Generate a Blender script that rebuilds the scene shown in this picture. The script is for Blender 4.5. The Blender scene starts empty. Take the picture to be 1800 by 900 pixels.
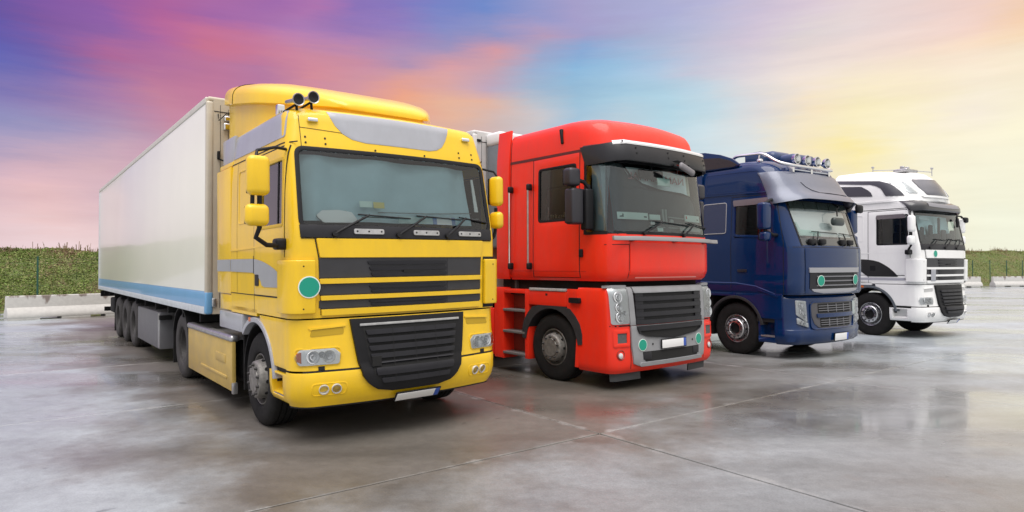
import bpy, bmesh, math, random
import numpy as np
from mathutils import Vector, Matrix

random.seed(7)
rng = np.random.default_rng(11)
SC = bpy.context.scene
COL = SC.collection
PI = math.pi

# ------------------------------------------------------------------ camera
F_PX, PITCH, ROLL, EYE = 1122.31, 0.0165, 0.0022, 1.7728
cam_data = bpy.data.cameras.new('camera')
cam_data.sensor_width = 36.0
cam_data.lens = F_PX / 1800.0 * 36.0
cam_data.clip_start = 0.05
cam_data.clip_end = 3000.0
cam = bpy.data.objects.new('camera', cam_data)
COL.objects.link(cam)
_cr, _sr = math.cos(ROLL), math.sin(ROLL)
_r = Vector((1, 0, 0)); _u = Vector((0, -math.sin(PITCH), math.cos(PITCH)))
_f = Vector((0, math.cos(PITCH), math.sin(PITCH)))
_rx = _r * _cr - _u * _sr
_ux = _r * _sr + _u * _cr
cam.matrix_world = Matrix(((_rx.x, _ux.x, -_f.x, 0), (_rx.y, _ux.y, -_f.y, 0), (_rx.z, _ux.z, -_f.z, EYE), (0, 0, 0, 1)))
SC.camera = cam

# ------------------------------------------------------------------ exposure
SC.view_settings.view_transform = 'Standard'
SC.view_settings.look = 'None'
SC.view_settings.exposure = 1.0
SC.view_settings.gamma = 1.0
SC.render.resolution_x, SC.render.resolution_y = 1024, 512

# ------------------------------------------------------------------ sky
def s2l(c):
    c = c / 255.0
    return c / 12.92 if c <= 0.04045 else ((c + 0.055) / 1.055) ** 2.4

def rgb(r, g, b):
    return (s2l(r), s2l(g), s2l(b))

def build_sky():
    w = bpy.data.worlds.new('World')
    SC.world = w
    w.use_nodes = True
    nt = w.node_tree
    N, L = nt.nodes, nt.links
    N.clear()
    tc = N.new('ShaderNodeTexCoord')
    # long wisps of cloud bend the colour field: falling to the right on the left, rising to the right on the right
    wn = []
    for ang, seed in ((-24, 0.0), (27, 3.7)):
        mp = N.new('ShaderNodeMapping')
        mp.inputs['Location'].default_value = (seed, seed, seed)
        mp.inputs['Rotation'].default_value = (0.0, math.radians(ang), 0.0)
        mp.inputs['Scale'].default_value = (1.0, 1.0, 9.0)
        L.new(tc.outputs['Generated'], mp.inputs['Vector'])
        n1 = N.new('ShaderNodeTexNoise'); n1.inputs['Scale'].default_value = 1.5
        n1.inputs['Detail'].default_value = 8.0; n1.inputs['Roughness'].default_value = 0.72
        L.new(mp.outputs[0], n1.inputs['Vector']); wn.append(n1)
    sx = N.new('ShaderNodeSeparateXYZ'); L.new(tc.outputs['Generated'], sx.inputs[0])
    bl = N.new('ShaderNodeMapRange'); bl.interpolation_type = 'SMOOTHSTEP'
    bl.inputs['From Min'].default_value = -0.25; bl.inputs['From Max'].default_value = 0.15
    L.new(sx.outputs['X'], bl.inputs['Value'])
    wm = N.new('ShaderNodeMix'); wm.data_type = 'RGBA'
    L.new(bl.outputs[0], wm.inputs['Factor']); L.new(wn[0].outputs['Color'], wm.inputs['A']); L.new(wn[1].outputs['Color'], wm.inputs['B'])
    sub = N.new('ShaderNodeVectorMath'); sub.operation = 'SUBTRACT'
    sub.inputs[1].default_value = (0.5, 0.5, 0.5)
    L.new(wm.outputs['Result'], sub.inputs[0])
    sc = N.new('ShaderNodeVectorMath'); sc.operation = 'MULTIPLY'
    sc.inputs[1].default_value = (0.15, 0.15, 0.095)
    L.new(sub.outputs[0], sc.inputs[0])
    add = N.new('ShaderNodeVectorMath'); add.operation = 'ADD'
    L.new(tc.outputs['Generated'], add.inputs[0]); L.new(sc.outputs[0], add.inputs[1])
    # azimuth (squeezed so that the part in view gets most of the ramp) and elevation of the bent direction
    nrm = N.new('ShaderNodeVectorMath'); nrm.operation = 'NORMALIZE'; L.new(add.outputs[0], nrm.inputs[0])
    sep = N.new('ShaderNodeSeparateXYZ'); L.new(nrm.outputs[0], sep.inputs[0])
    def M(op, *a):
        n = N.new('ShaderNodeMath'); n.operation = op
        for i, v in enumerate(a):
            if isinstance(v, (int, float)): n.inputs[i].default_value = v
            else: L.new(v, n.inputs[i])
        return n.outputs[0]
    az = M('ARCTAN2', sep.outputs['X'], sep.outputs['Y'])
    el = M('ARCSINE', sep.outputs['Z'])
    def squeeze(x): return 0.5 + 0.5 * x / (abs(x) + 0.6)
    t = M('ADD', 0.5, M('MULTIPLY', 0.5, M('DIVIDE', az, M('ADD', M('ABSOLUTE', az), 0.6))))
    colr = None
    for k, (e, row) in enumerate(zip(SKY_EL, SKY_ROWS)):
        rp = N.new('ShaderNodeValToRGB'); rp.color_ramp.interpolation = 'LINEAR'
        els = rp.color_ramp.elements
        cs = [rgb(*c_) for c_ in row]
        els[0].position = squeeze(math.radians(SKY_AZ[0])); els[0].color = (*cs[0], 1)
        els[1].position = squeeze(math.radians(SKY_AZ[-1])); els[1].color = (*cs[-1], 1)
        for a_, c_ in list(zip(SKY_AZ, cs))[1:-1]:
            q = els.new(squeeze(math.radians(a_))); q.color = (*c_, 1)
        L.new(t, rp.inputs[0])
        if colr is None: colr = rp.outputs['Color']
        else:
            mr_ = N.new('ShaderNodeMapRange'); mr_.interpolation_type = 'LINEAR'
            mr_.inputs['From Min'].default_value = math.radians(SKY_EL[k - 1]); mr_.inputs['From Max'].default_value = math.radians(e)
            L.new(el, mr_.inputs['Value'])
            mx_ = N.new('ShaderNodeMix'); mx_.data_type = 'RGBA'
            L.new(mr_.outputs[0], mx_.inputs['Factor']); L.new(colr, mx_.inputs['A']); L.new(rp.outputs['Color'], mx_.inputs['B'])
            colr = mx_.outputs['Result']
    # the overcast grows brighter towards the zenith, as overcast skies do
    zen = N.new('ShaderNodeMapRange'); zen.interpolation_type = 'SMOOTHSTEP'
    zen.inputs['From Min'].default_value = math.radians(22); zen.inputs['From Max'].default_value = math.radians(52)
    zen.inputs['To Min'].default_value = 1.0; zen.inputs['To Max'].default_value = ZENITH
    L.new(el, zen.inputs['Value'])
    bri = N.new('ShaderNodeVectorMath'); bri.operation = 'SCALE'
    L.new(colr, bri.inputs[0]); L.new(zen.outputs[0], bri.inputs['Scale'])
    # fine streaks
    mp2 = N.new('ShaderNodeMapping')
    mp2.inputs['Rotation'].default_value = (0.0, math.radians(14), math.radians(20))
    mp2.inputs['Scale'].default_value = (2.0, 2.0, 15.0)
    L.new(tc.outputs['Generated'], mp2.inputs['Vector'])
    n2 = N.new('ShaderNodeTexNoise'); n2.inputs['Scale'].default_value = 3.0
    n2.inputs['Detail'].default_value = 8.0; n2.inputs['Roughness'].default_value = 0.6
    L.new(mp2.outputs[0], n2.inputs['Vector'])
    mr = N.new('ShaderNodeMapRange')
    mr.inputs['From Min'].default_value = 0.25; mr.inputs['From Max'].default_value = 0.75
    mr.inputs['To Min'].default_value = 0.95; mr.inputs['To Max'].default_value = 1.05
    L.new(n2.outputs['Fac'], mr.inputs['Value'])
    fin = N.new('ShaderNodeVectorMath'); fin.operation = 'SCALE'
    L.new(bri.outputs[0], fin.inputs[0]); L.new(mr.outputs['Result'], fin.inputs['Scale'])
    # a clear NISHITA sky shows faintly through the cloud
    ns = N.new('ShaderNodeTexSky'); ns.sky_type = 'NISHITA'; ns.sun_disc = False
    ns.sun_elevation = SUN_EL; ns.sun_rotation = SUN_ROT
    bg1 = N.new('ShaderNodeBackground'); bg1.inputs['Strength'].default_value = SKY_STRENGTH
    L.new(fin.outputs[0], bg1.inputs['Color'])
    bg2 = N.new('ShaderNodeBackground'); bg2.inputs['Strength'].default_value = 0.06
    L.new(ns.outputs[0], bg2.inputs['Color'])
    mx = N.new('ShaderNodeMixShader'); mx.inputs[0].default_value = 0.06
    L.new(bg1.outputs[0], mx.inputs[1]); L.new(bg2.outputs[0], mx.inputs[2])
    out = N.new('ShaderNodeOutputWorld')
    L.new(mx.outputs[0], out.inputs['Surface'])

# sky colours read at many directions: picture column, picture row, red, green, blue
SKY_SEEN = (
    (5, 5, 88, 72, 150), (45, 5, 130, 78, 150), (100, 5, 128, 82, 158), (160, 5, 140, 82, 160), (220, 8, 155, 85, 160), (280, 12, 160, 88, 155),
    (330, 20, 185, 95, 145), (380, 10, 160, 100, 165), (440, 5, 130, 90, 165), (5, 25, 95, 75, 155), (50, 30, 135, 80, 150), (110, 40, 140, 85, 150),
    (170, 28, 112, 84, 165), (215, 38, 140, 92, 160), (260, 40, 175, 98, 150), (310, 30, 190, 98, 145), (350, 45, 208, 105, 130),
    (400, 35, 185, 105, 155), (445, 40, 165, 110, 170), (5, 50, 72, 80, 172), (45, 55, 88, 84, 170), (90, 60, 130, 86, 152), (140, 60, 148, 90, 150),
    (195, 60, 140, 92, 160), (245, 58, 160, 98, 160), (285, 62, 190, 102, 145), (330, 60, 205, 108, 130), (375, 65, 205, 112, 135),
    (430, 62, 190, 115, 150), (5, 80, 70, 88, 178), (50, 80, 82, 90, 175), (105, 75, 100, 88, 168), (150, 85, 150, 94, 150), (200, 90, 175, 98, 145),
    (250, 85, 180, 100, 145), (300, 75, 165, 98, 160), (350, 90, 175, 105, 155), (400, 85, 205, 112, 135), (440, 100, 212, 118, 132),
    (5, 115, 85, 98, 178), (50, 110, 95, 98, 175), (110, 110, 110, 98, 170), (160, 110, 135, 100, 165), (205, 105, 180, 98, 140),
    (260, 110, 182, 104, 142), (310, 110, 175, 110, 155), (360, 115, 180, 115, 155), (420, 125, 195, 118, 145), (445, 115, 160, 110, 165),
    (5, 150, 128, 112, 170), (60, 150, 130, 112, 170), (120, 145, 130, 110, 172), (180, 140, 150, 112, 165), (240, 145, 180, 115, 155),
    (300, 145, 190, 120, 150), (350, 155, 200, 118, 145), (10, 190, 132, 130, 180), (60, 180, 150, 120, 165), (110, 185, 165, 118, 160),
    (170, 180, 170, 120, 160), (230, 185, 175, 130, 165), (290, 190, 195, 128, 150), (10, 215, 135, 142, 188), (60, 212, 140, 145, 190),
    (110, 215, 160, 135, 175), (170, 212, 170, 140, 170), (250, 215, 190, 135, 160), (455, 5, 160, 100, 170), (500, 10, 155, 105, 175),
    (550, 8, 175, 112, 170), (600, 5, 150, 110, 180), (650, 5, 130, 108, 180), (700, 8, 130, 112, 185), (750, 5, 120, 120, 190),
    (800, 5, 115, 125, 195), (850, 10, 105, 132, 200), (895, 5, 105, 135, 200), (455, 40, 185, 115, 160), (510, 40, 175, 118, 170),
    (570, 40, 165, 120, 178), (630, 40, 155, 120, 180), (690, 40, 150, 122, 182), (750, 35, 120, 130, 195), (810, 35, 110, 136, 200),
    (870, 35, 105, 140, 205), (895, 50, 165, 145, 185), (460, 75, 200, 115, 150), (520, 75, 190, 125, 165), (580, 80, 195, 130, 165),
    (640, 70, 180, 130, 170), (690, 65, 180, 135, 178), (740, 75, 145, 135, 190), (800, 75, 128, 138, 195), (850, 80, 160, 145, 185),
    (890, 65, 200, 150, 170), (455, 105, 212, 118, 135), (500, 110, 205, 125, 150), (560, 110, 205, 135, 155), (610, 100, 222, 140, 150),
    (660, 100, 200, 140, 165), (710, 105, 165, 140, 180), (760, 105, 190, 148, 170), (810, 95, 215, 152, 160), (860, 90, 225, 155, 155),
    (895, 95, 195, 155, 175), (460, 135, 170, 115, 160), (520, 130, 215, 135, 140), (560, 135, 220, 140, 145), (610, 120, 205, 138, 155),
    (660, 130, 185, 142, 170), (710, 130, 195, 150, 165), (750, 115, 220, 152, 160), (800, 115, 222, 158, 160), (850, 115, 210, 160, 165),
    (890, 125, 175, 165, 190), (560, 148, 185, 130, 160), (610, 155, 220, 150, 145), (660, 155, 215, 152, 150), (710, 155, 228, 158, 140),
    (760, 150, 225, 160, 150), (810, 150, 215, 165, 165), (860, 150, 190, 165, 185), (895, 150, 165, 175, 205), (720, 175, 240, 165, 125),
    (760, 175, 238, 170, 125), (810, 175, 232, 175, 140), (860, 172, 235, 175, 140), (895, 170, 230, 180, 160), (780, 195, 228, 180, 150),
    (830, 200, 222, 185, 165), (880, 205, 205, 185, 180), (905, 8, 105, 140, 205), (950, 8, 145, 150, 200), (1000, 8, 165, 155, 198),
    (1060, 8, 158, 160, 203), (1120, 5, 160, 160, 205), (1180, 8, 170, 170, 208), (1240, 8, 180, 178, 210), (1300, 8, 192, 185, 208),
    (1345, 8, 200, 188, 208), (905, 30, 120, 145, 205), (940, 30, 145, 150, 200), (1000, 35, 165, 155, 198), (1060, 28, 185, 165, 195),
    (1120, 35, 165, 170, 208), (1180, 35, 175, 180, 212), (1250, 35, 188, 185, 210), (1340, 30, 205, 190, 210), (905, 65, 205, 150, 165),
    (945, 55, 190, 155, 180), (990, 65, 160, 158, 200), (1060, 60, 175, 165, 195), (1120, 60, 160, 178, 212), (1180, 65, 180, 182, 208),
    (1250, 60, 195, 190, 210), (1330, 65, 212, 198, 212), (905, 90, 185, 160, 185), (950, 90, 140, 165, 205), (1000, 90, 130, 168, 212),
    (1060, 90, 148, 180, 215), (1120, 90, 160, 185, 215), (1180, 95, 180, 188, 212), (1250, 95, 198, 195, 212), (1340, 95, 215, 205, 215),
    (910, 120, 165, 170, 200), (960, 120, 135, 178, 215), (1020, 120, 135, 180, 215), (1080, 120, 150, 188, 218), (1150, 120, 165, 195, 222),
    (1220, 120, 185, 200, 218), (1290, 120, 205, 208, 218), (1345, 125, 222, 212, 215), (910, 150, 170, 178, 200), (960, 155, 140, 185, 215),
    (1040, 160, 150, 195, 218), (1110, 160, 158, 200, 220), (1180, 160, 172, 205, 222), (1250, 155, 190, 210, 222), (1340, 160, 220, 215, 215),
    (910, 185, 195, 190, 195), (970, 185, 160, 195, 215), (1050, 190, 160, 200, 220), (1130, 190, 168, 208, 224), (1200, 190, 178, 215, 224),
    (1280, 185, 198, 218, 224), (1340, 190, 225, 218, 215), (930, 205, 205, 198, 198), (1100, 210, 188, 205, 215), (1200, 215, 185, 215, 224),
    (1300, 215, 205, 220, 224), (1360, 10, 200, 188, 212), (1420, 8, 218, 200, 212), (1480, 8, 226, 208, 208), (1540, 8, 228, 210, 212),
    (1600, 8, 230, 208, 204), (1660, 5, 236, 206, 204), (1720, 8, 236, 205, 195), (1790, 5, 240, 200, 180), (1360, 45, 208, 198, 214),
    (1430, 45, 222, 212, 210), (1500, 45, 230, 214, 212), (1570, 40, 232, 215, 208), (1640, 45, 240, 212, 205), (1700, 40, 242, 210, 200),
    (1760, 35, 246, 212, 175), (1795, 30, 250, 208, 150), (1365, 85, 222, 214, 212), (1430, 85, 232, 216, 212), (1500, 85, 240, 220, 212),
    (1570, 80, 244, 222, 210), (1640, 80, 245, 222, 208), (1700, 75, 250, 222, 195), (1770, 65, 248, 226, 190), (1365, 125, 228, 216, 216),
    (1430, 125, 238, 224, 216), (1500, 120, 244, 228, 214), (1560, 105, 248, 224, 200), (1630, 115, 248, 228, 210), (1700, 115, 250, 230, 208),
    (1780, 110, 248, 234, 208), (1360, 165, 226, 220, 218), (1410, 165, 244, 228, 212), (1470, 165, 246, 232, 204), (1530, 170, 246, 234, 180),
    (1590, 155, 248, 234, 195), (1660, 160, 248, 236, 200), (1730, 150, 248, 236, 212), (1790, 160, 248, 238, 210), (1380, 195, 240, 224, 205),
    (1420, 190, 246, 226, 190), (1460, 200, 248, 232, 195), (1520, 205, 248, 236, 195), (1590, 195, 250, 238, 200), (1660, 195, 248, 238, 210),
    (1730, 195, 248, 236, 220), (1790, 205, 250, 242, 208), (1360, 220, 228, 224, 222), (1440, 222, 248, 232, 190), (1520, 222, 249, 236, 192),
    (1600, 222, 250, 240, 205), (1700, 222, 249, 240, 212), (1790, 222, 248, 244, 210), (1470, 255, 250, 228, 140), (1440, 245, 250, 228, 168),
    (1500, 262, 250, 232, 155), (1480, 285, 248, 234, 180), (1560, 270, 249, 238, 195), (1400, 240, 240, 226, 210), (1640, 290, 247, 240, 215),
    (1700, 260, 248, 240, 212), (1790, 270, 247, 241, 214), (1720, 330, 243, 240, 215), (1790, 340, 243, 240, 215), (1740, 400, 240, 240, 218),
    (1790, 430, 239, 240, 220), (1250, 240, 205, 222, 228), (1300, 260, 215, 225, 228), (10, 250, 140, 145, 190), (60, 250, 155, 150, 188),
    (120, 245, 165, 150, 182), (180, 250, 180, 150, 175), (240, 250, 190, 145, 165), (10, 285, 180, 160, 188), (60, 285, 195, 165, 185),
    (120, 285, 205, 170, 182), (190, 280, 200, 165, 180), (10, 320, 215, 175, 185), (60, 325, 228, 180, 182), (120, 325, 225, 182, 185),
    (180, 310, 215, 178, 185), (10, 360, 230, 190, 190), (60, 365, 236, 192, 188), (130, 365, 228, 195, 195), (10, 410, 232, 208, 212),
    (60, 415, 232, 208, 212), (130, 415, 230, 206, 208), (60, 440, 234, 212, 214), (160, 435, 232, 206, 204), (330, 190, 205, 135, 150),
    (330, 260, 210, 165, 175), (330, 350, 225, 190, 195), (330, 430, 232, 208, 208), (500, 300, 222, 185, 185), (500, 430, 230, 208, 208),
    (700, 260, 225, 190, 180), (700, 430, 228, 212, 212), (900, 300, 222, 205, 205), (900, 430, 224, 214, 216), (1050, 300, 205, 212, 220),
    (1050, 430, 218, 216, 220), (1200, 330, 215, 222, 226), (1200, 430, 224, 222, 222), (1400, 330, 238, 228, 215), (1400, 430, 236, 232, 220),
    (1550, 380, 242, 238, 214),
)
# beyond the frame: azimuth, elevation, red, green, blue
SKY_BEYOND = ((-60,6,222,206,212),(-60,22,150,130,180),(60,6,241,238,224),(60,25,244,226,200),(-95,10,222,214,218),(95,12,240,236,228),(-100,35,205,200,216),(100,35,240,234,228),(-35,32,160,125,180),(-12,30,150,140,195),(12,30,185,175,208),(35,32,236,212,205),(-35,42,190,170,200),(0,42,200,195,215),(35,42,236,222,218),(-60,50,212,206,220),(60,50,238,232,230),(0,58,226,222,230),(-140,15,224,222,224),(140,15,234,231,228),(180,12,229,227,227),(-140,45,224,222,228),(140,45,236,234,234),(180,40,232,231,232),(180,65,234,233,234),(-90,65,228,226,232),(90,65,236,234,234),(0,75,230,228,233),(-180,12,229,227,227),(-180,40,232,231,232),(-180,65,234,233,234))
def sky_table():
    P = []
    for x, y, *c in SKY_SEEN:
        d = (_f * F_PX + _r * (x - 900) + _u * (450 - y)).normalized()
        P.append((math.degrees(math.atan2(d.x, d.y)), math.degrees(math.asin(d.z)), *c))
    P = np.array(P + [tuple(q) for q in SKY_BEYOND], dtype=float)
    az = [-180, -140, -95, -62, -47] + [-40 + 80 * i / 21 for i in range(22)] + [47, 62, 95, 140, 180]
    el = [-2] + [0.5 + 23 * i / 15 for i in range(16)] + [27, 31, 36, 45, 60, 90]
    rows = []
    for e in el:
        row = []
        for a in az:
            ee = max(e, .5)
            w = 1 / (np.hypot((P[:, 0] - a) * math.cos(math.radians(min(ee, 80))), P[:, 1] - ee) + .5) ** 4
            row.append(tuple((w[:, None] * P[:, 2:]).sum(0) / w.sum()))
        rows.append(row)
    return az, el, rows
SKY_AZ, SKY_EL, SKY_ROWS = sky_table()
SUN_EL = math.radians(70)
SUN_AZ = (-0.10, -0.995)        # horizontal direction towards the sun (behind the camera)
SUN_ROT = math.atan2(SUN_AZ[0], SUN_AZ[1])
SKY_STRENGTH = 0.53
ZENITH = 2.3
build_sky()

sun_data = bpy.data.lights.new('sun', 'SUN')
sun_data.energy = 1.4
sun_data.angle = math.radians(50)
sun_data.color = (1.0, 0.965, 0.92)
sun = bpy.data.objects.new('sun', sun_data)
COL.objects.link(sun)
_sd = Vector((SUN_AZ[0] * math.cos(SUN_EL), SUN_AZ[1] * math.cos(SUN_EL), math.sin(SUN_EL)))
sun.rotation_euler = (-_sd).to_track_quat('-Z', 'Y').to_euler()

# ------------------------------------------------------------------ objects
def tag(o, label=None, cat=None, group=None, kind=None):
    if label: o['label'] = label
    if cat: o['category'] = cat
    if group: o['group'] = group
    if kind: o['kind'] = kind
    return o

def empty(name, loc=(0, 0, 0), rz=0.0, parent=None):
    o = bpy.data.objects.new(name, None)
    o.empty_display_size = 0.2
    o.location = loc; o.rotation_euler = (0, 0, rz)
    COL.objects.link(o)
    if parent: o.parent = parent
    return o

class MB:
    """collects faces; build() links them as one mesh object"""
    def __init__(s):
        s.v = []; s.f = []
    def add(s, pts):
        i = len(s.v); s.v.extend([tuple(p) for p in pts]); return i
    def grid(s, rows, skip=None, closed=False, flip=False):
        nr, nc = len(rows), len(rows[0])
        b = s.add([p for r in rows for p in r])
        for i in range(nr - 1):
            for j in range(nc if closed else nc - 1):
                if skip and skip(i, j): continue
                k = (j + 1) % nc
                q = (b + i * nc + j, b + i * nc + k, b + (i + 1) * nc + k, b + (i + 1) * nc + j)
                s.f.append(q[::-1] if flip else q)
        return b
    def poly(s, pts):
        b = s.add(pts); s.f.append(tuple(range(b, b + len(pts))))
    def box(s, x0, x1, y0, y1, z0, z1, m=None):
        p = [Vector(c) for c in ((x0, y0, z0), (x1, y0, z0), (x1, y1, z0), (x0, y1, z0), (x0, y0, z1), (x1, y0, z1), (x1, y1, z1), (x0, y1, z1))]
        if m is not None: p = [m @ q for q in p]
        b = s.add(p)
        for q in ((0, 3, 2, 1), (4, 5, 6, 7), (0, 1, 5, 4), (1, 2, 6, 5), (2, 3, 7, 6), (3, 0, 4, 7)):
            s.f.append(tuple(b + i for i in q))
        return s
    def prism(s, loop, d):
        """loop of 3D points swept by vector d"""
        n = len(loop); d = Vector(d)
        b = s.add([Vector(p) for p in loop] + [Vector(p) + d for p in loop])
        s.f.append(tuple(b + i for i in range(n))[::-1]); s.f.append(tuple(b + n + i for i in range(n)))
        for i in range(n):
            j = (i + 1) % n
            s.f.append((b + i, b + j, b + n + j, b + n + i))
        return s
    def tube(s, path, r, n=8, cap=True):
        path = [Vector(p) for p in path]
        rows = []; up = None
        for i, p in enumerate(path):
            t = (path[min(i + 1, len(path) - 1)] - path[max(i - 1, 0)]).normalized()
            if up is None:
                up = Vector((0, 0, 1)) if abs(t.z) < 0.9 else Vector((1, 0, 0))
            a = t.cross(up)
            if a.length < 1e-5:
                up = Vector((1, 0.2, 0)); a = t.cross(up)
            a.normalize(); up = a.cross(t).normalized()
            rr = r[i] if isinstance(r, (list, tuple)) else r
            rows.append([p + (a * math.cos(k * 2 * PI / n) + up * math.sin(k * 2 * PI / n)) * rr for k in range(n)])
        b = s.grid(rows, closed=True, flip=True)
        if cap:
            s.f.append(tuple(b + k for k in range(n))); e = b + (len(path) - 1) * n
            s.f.append(tuple(e + k for k in range(n))[::-1])
        return s
    def lathe(s, prof, c, axis, n=32, ref=None):
        """prof: list of (radius, distance along axis)"""
        ax = Vector(axis).normalized(); c = Vector(c)
        a = ax.cross(Vector((0, 0, 1)) if abs(ax.z) < 0.9 else Vector((1, 0, 0))).normalized(); bb = ax.cross(a)
        rows = []
        for (r, d) in prof:
            r = max(r, 0.0004)
            rows.append([c + ax * d + (a * math.cos(k * 2 * PI / n) + bb * math.sin(k * 2 * PI / n)) * r for k in range(n)])
        s.grid(rows, closed=True)
        return s
    def disc(s, c, axis, r, h, n=16):
        return s.lathe([(0.0, 0), (r, 0), (r, h), (0.0, h)], c, axis, n)
    def rbox(s, x0, x1, y0, y1, z0, z1, r, m=None, k=3):
        """box with all edges rounded (superellipse-like sphere split)"""
        cx, cy, cz = (x0 + x1) / 2, (y0 + y1) / 2, (z0 + z1) / 2
        hx, hy, hz = (x1 - x0) / 2, (y1 - y0) / 2, (z1 - z0) / 2
        r = min(r, hx, hy, hz)
        nu = 4 * (k + 1); rows = []
        for iv in range(2 * (k + 1)):
            half = iv // (k + 1); q = iv % (k + 1)
            ph = -PI / 2 + (q / k) * PI / 2 if half == 0 else (q / k) * PI / 2
            zc = (-1 if half == 0 else 1) * (hz - r)
            row = []
            for iu in range(nu):
                quad = iu // (k + 1); qq = iu % (k + 1)
                th = quad * PI / 2 + (qq / k) * PI / 2
                sx = 1 if quad in (0, 3) else -1; sy = 1 if quad in (0, 1) else -1
                p = Vector((cx + sx * (hx - r) + r * math.cos(ph) * math.cos(th), cy + sy * (hy - r) + r * math.cos(ph) * math.sin(th), cz + zc + r * math.sin(ph)))
                row.append(m @ p if m is not None else p)
            rows.append(row)
        b = s.grid(rows, closed=True)
        s.f.append(tuple(b + i for i in range(nu))[::-1]); e = b + (len(rows) - 1) * nu
        s.f.append(tuple(e + i for i in range(nu)))
        return s
    def build(s, name, mat, parent=None, bevel=0.0, seg=2, angle=35, smooth=True, weld=True):
        me = bpy.data.meshes.new(name)
        me.from_pydata(s.v, [], s.f)
        bm = bmesh.new(); bm.from_mesh(me)
        if weld: bmesh.ops.remove_doubles(bm, verts=bm.verts, dist=0.0002)
        bmesh.ops.dissolve_degenerate(bm, edges=bm.edges, dist=0.00005)
        bmesh.ops.recalc_face_normals(bm, faces=bm.faces)
        if bevel > 0:
            es = [e for e in bm.edges if len(e.link_faces) == 2 and e.calc_face_angle(0) > math.radians(40)]
            if es:
                bmesh.ops.bevel(bm, geom=es, offset=bevel, segments=seg, profile=0.6, affect='EDGES', clamp_overlap=True)
        bm.to_mesh(me); bm.free()
        if smooth:
            me.polygons.foreach_set('use_smooth', [True] * len(me.polygons))
            me.set_sharp_from_angle(angle=math.radians(angle))
        me.materials.append(mat)
        o = bpy.data.objects.new(name, me)
        COL.objects.link(o)
        if parent: o.parent = parent
        if name in TINY: o['kind'] = 'stuff'
        return o

TINY = ('bolt_holes', 'visor_bolt', 'screw', 'wheel_nuts', 'hand_holes', 'bumper_bolt', 'cable', 'tassel_fringe', 'lace_trim', 'grille_bars', 'dash_fittings', 'dashboard_clutter', 'panel_gap', 'slat_joint', 'wall_joint')
def instance(o, parent, loc=None, name=None):
    """copy of a linked object sharing its mesh"""
    c = o.copy(); COL.objects.link(c); c.parent = parent
    if loc is not None: c.location = loc
    return c

# ------------------------------------------------------------------ materials
MATS = {}
def mat(name, col, rough=0.5, metal=0.0, coat=0.0, noise=0.0, nscale=8.0, bump=0.0, bscale=60.0, spec=0.5, coat_rough=0.06, emit=None, rvar=0.0, grime=0.0):
    if name in MATS: return MATS[name]
    m = bpy.data.materials.new(name); m.use_nodes = True
    nt = m.node_tree; N, L = nt.nodes, nt.links
    p = N['Principled BSDF']
    p.inputs['Base Color'].default_value = (*col, 1)
    p.inputs['Roughness'].default_value = rough
    p.inputs['Metallic'].default_value = metal
    p.inputs['Specular IOR Level'].default_value = spec
    p.inputs['Coat Weight'].default_value = coat
    p.inputs['Coat Roughness'].default_value = coat_rough
    if noise or bump or rvar:
        tc = N.new('ShaderNodeTexCoord')
    if noise or rvar:
        n = N.new('ShaderNodeTexNoise'); n.inputs['Scale'].default_value = nscale
        n.inputs['Detail'].default_value = 6; n.inputs['Roughness'].default_value = 0.62
        L.new(tc.outputs['Object'], n.inputs['Vector'])
    if noise:
        mr = N.new('ShaderNodeMapRange'); mr.inputs['From Min'].default_value = 0.3; mr.inputs['From Max'].default_value = 0.7
        mr.inputs['To Min'].default_value = 1 - noise; mr.inputs['To Max'].default_value = 1 + noise * 0.4
        L.new(n.outputs['Fac'], mr.inputs['Value'])
        vm = N.new('ShaderNodeVectorMath'); vm.operation = 'SCALE'; vm.inputs[0].default_value = col
        L.new(mr.outputs[0], vm.inputs['Scale']); L.new(vm.outputs[0], p.inputs['Base Color'])
        if grime:
            # thin road film in runs and specks
            mg = N.new('ShaderNodeMapping'); mg.inputs['Scale'].default_value = (4.5, 4.5, 1.3); L.new(tc.outputs['Object'], mg.inputs['Vector'])
            ng = N.new('ShaderNodeTexNoise'); ng.inputs['Scale'].default_value = 1.6; ng.inputs['Detail'].default_value = 9; ng.inputs['Roughness'].default_value = .7; L.new(mg.outputs[0], ng.inputs['Vector'])
            rg = N.new('ShaderNodeMapRange'); rg.inputs['From Min'].default_value = .42; rg.inputs['From Max'].default_value = .78; rg.inputs['To Max'].default_value = grime * 2.2; L.new(ng.outputs['Fac'], rg.inputs['Value'])
            xg = N.new('ShaderNodeMix'); xg.data_type = 'RGBA'; xg.inputs['B'].default_value = (.13, .115, .095, 1)
            L.new(rg.outputs[0], xg.inputs['Factor']); L.new(vm.outputs[0], xg.inputs['A']); L.new(xg.outputs['Result'], p.inputs['Base Color'])
    if rvar:
        mr = N.new('ShaderNodeMapRange'); mr.inputs['From Min'].default_value = 0.3; mr.inputs['From Max'].default_value = 0.7
        mr.inputs['To Min'].default_value = max(0.02, rough - rvar); mr.inputs['To Max'].default_value = rough + rvar
        L.new(n.outputs['Fac'], mr.inputs['Value']); L.new(mr.outputs[0], p.inputs['Roughness'])
    if bump:
        nb = N.new('ShaderNodeTexNoise'); nb.inputs['Scale'].default_value = bscale; nb.inputs['Detail'].default_value = 4
        L.new(tc.outputs['Object'], nb.inputs['Vector'])
        b = N.new('ShaderNodeBump'); b.inputs['Strength'].default_value = bump; b.inputs['Distance'].default_value = 0.01
        L.new(nb.outputs['Fac'], b.inputs['Height']); L.new(b.outputs[0], p.inputs['Normal'])
    if emit:
        p.inputs['Emission Color'].default_value = (*emit, 1); p.inputs['Emission Strength'].default_value = 1
    MATS[name] = m
    return m

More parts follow.
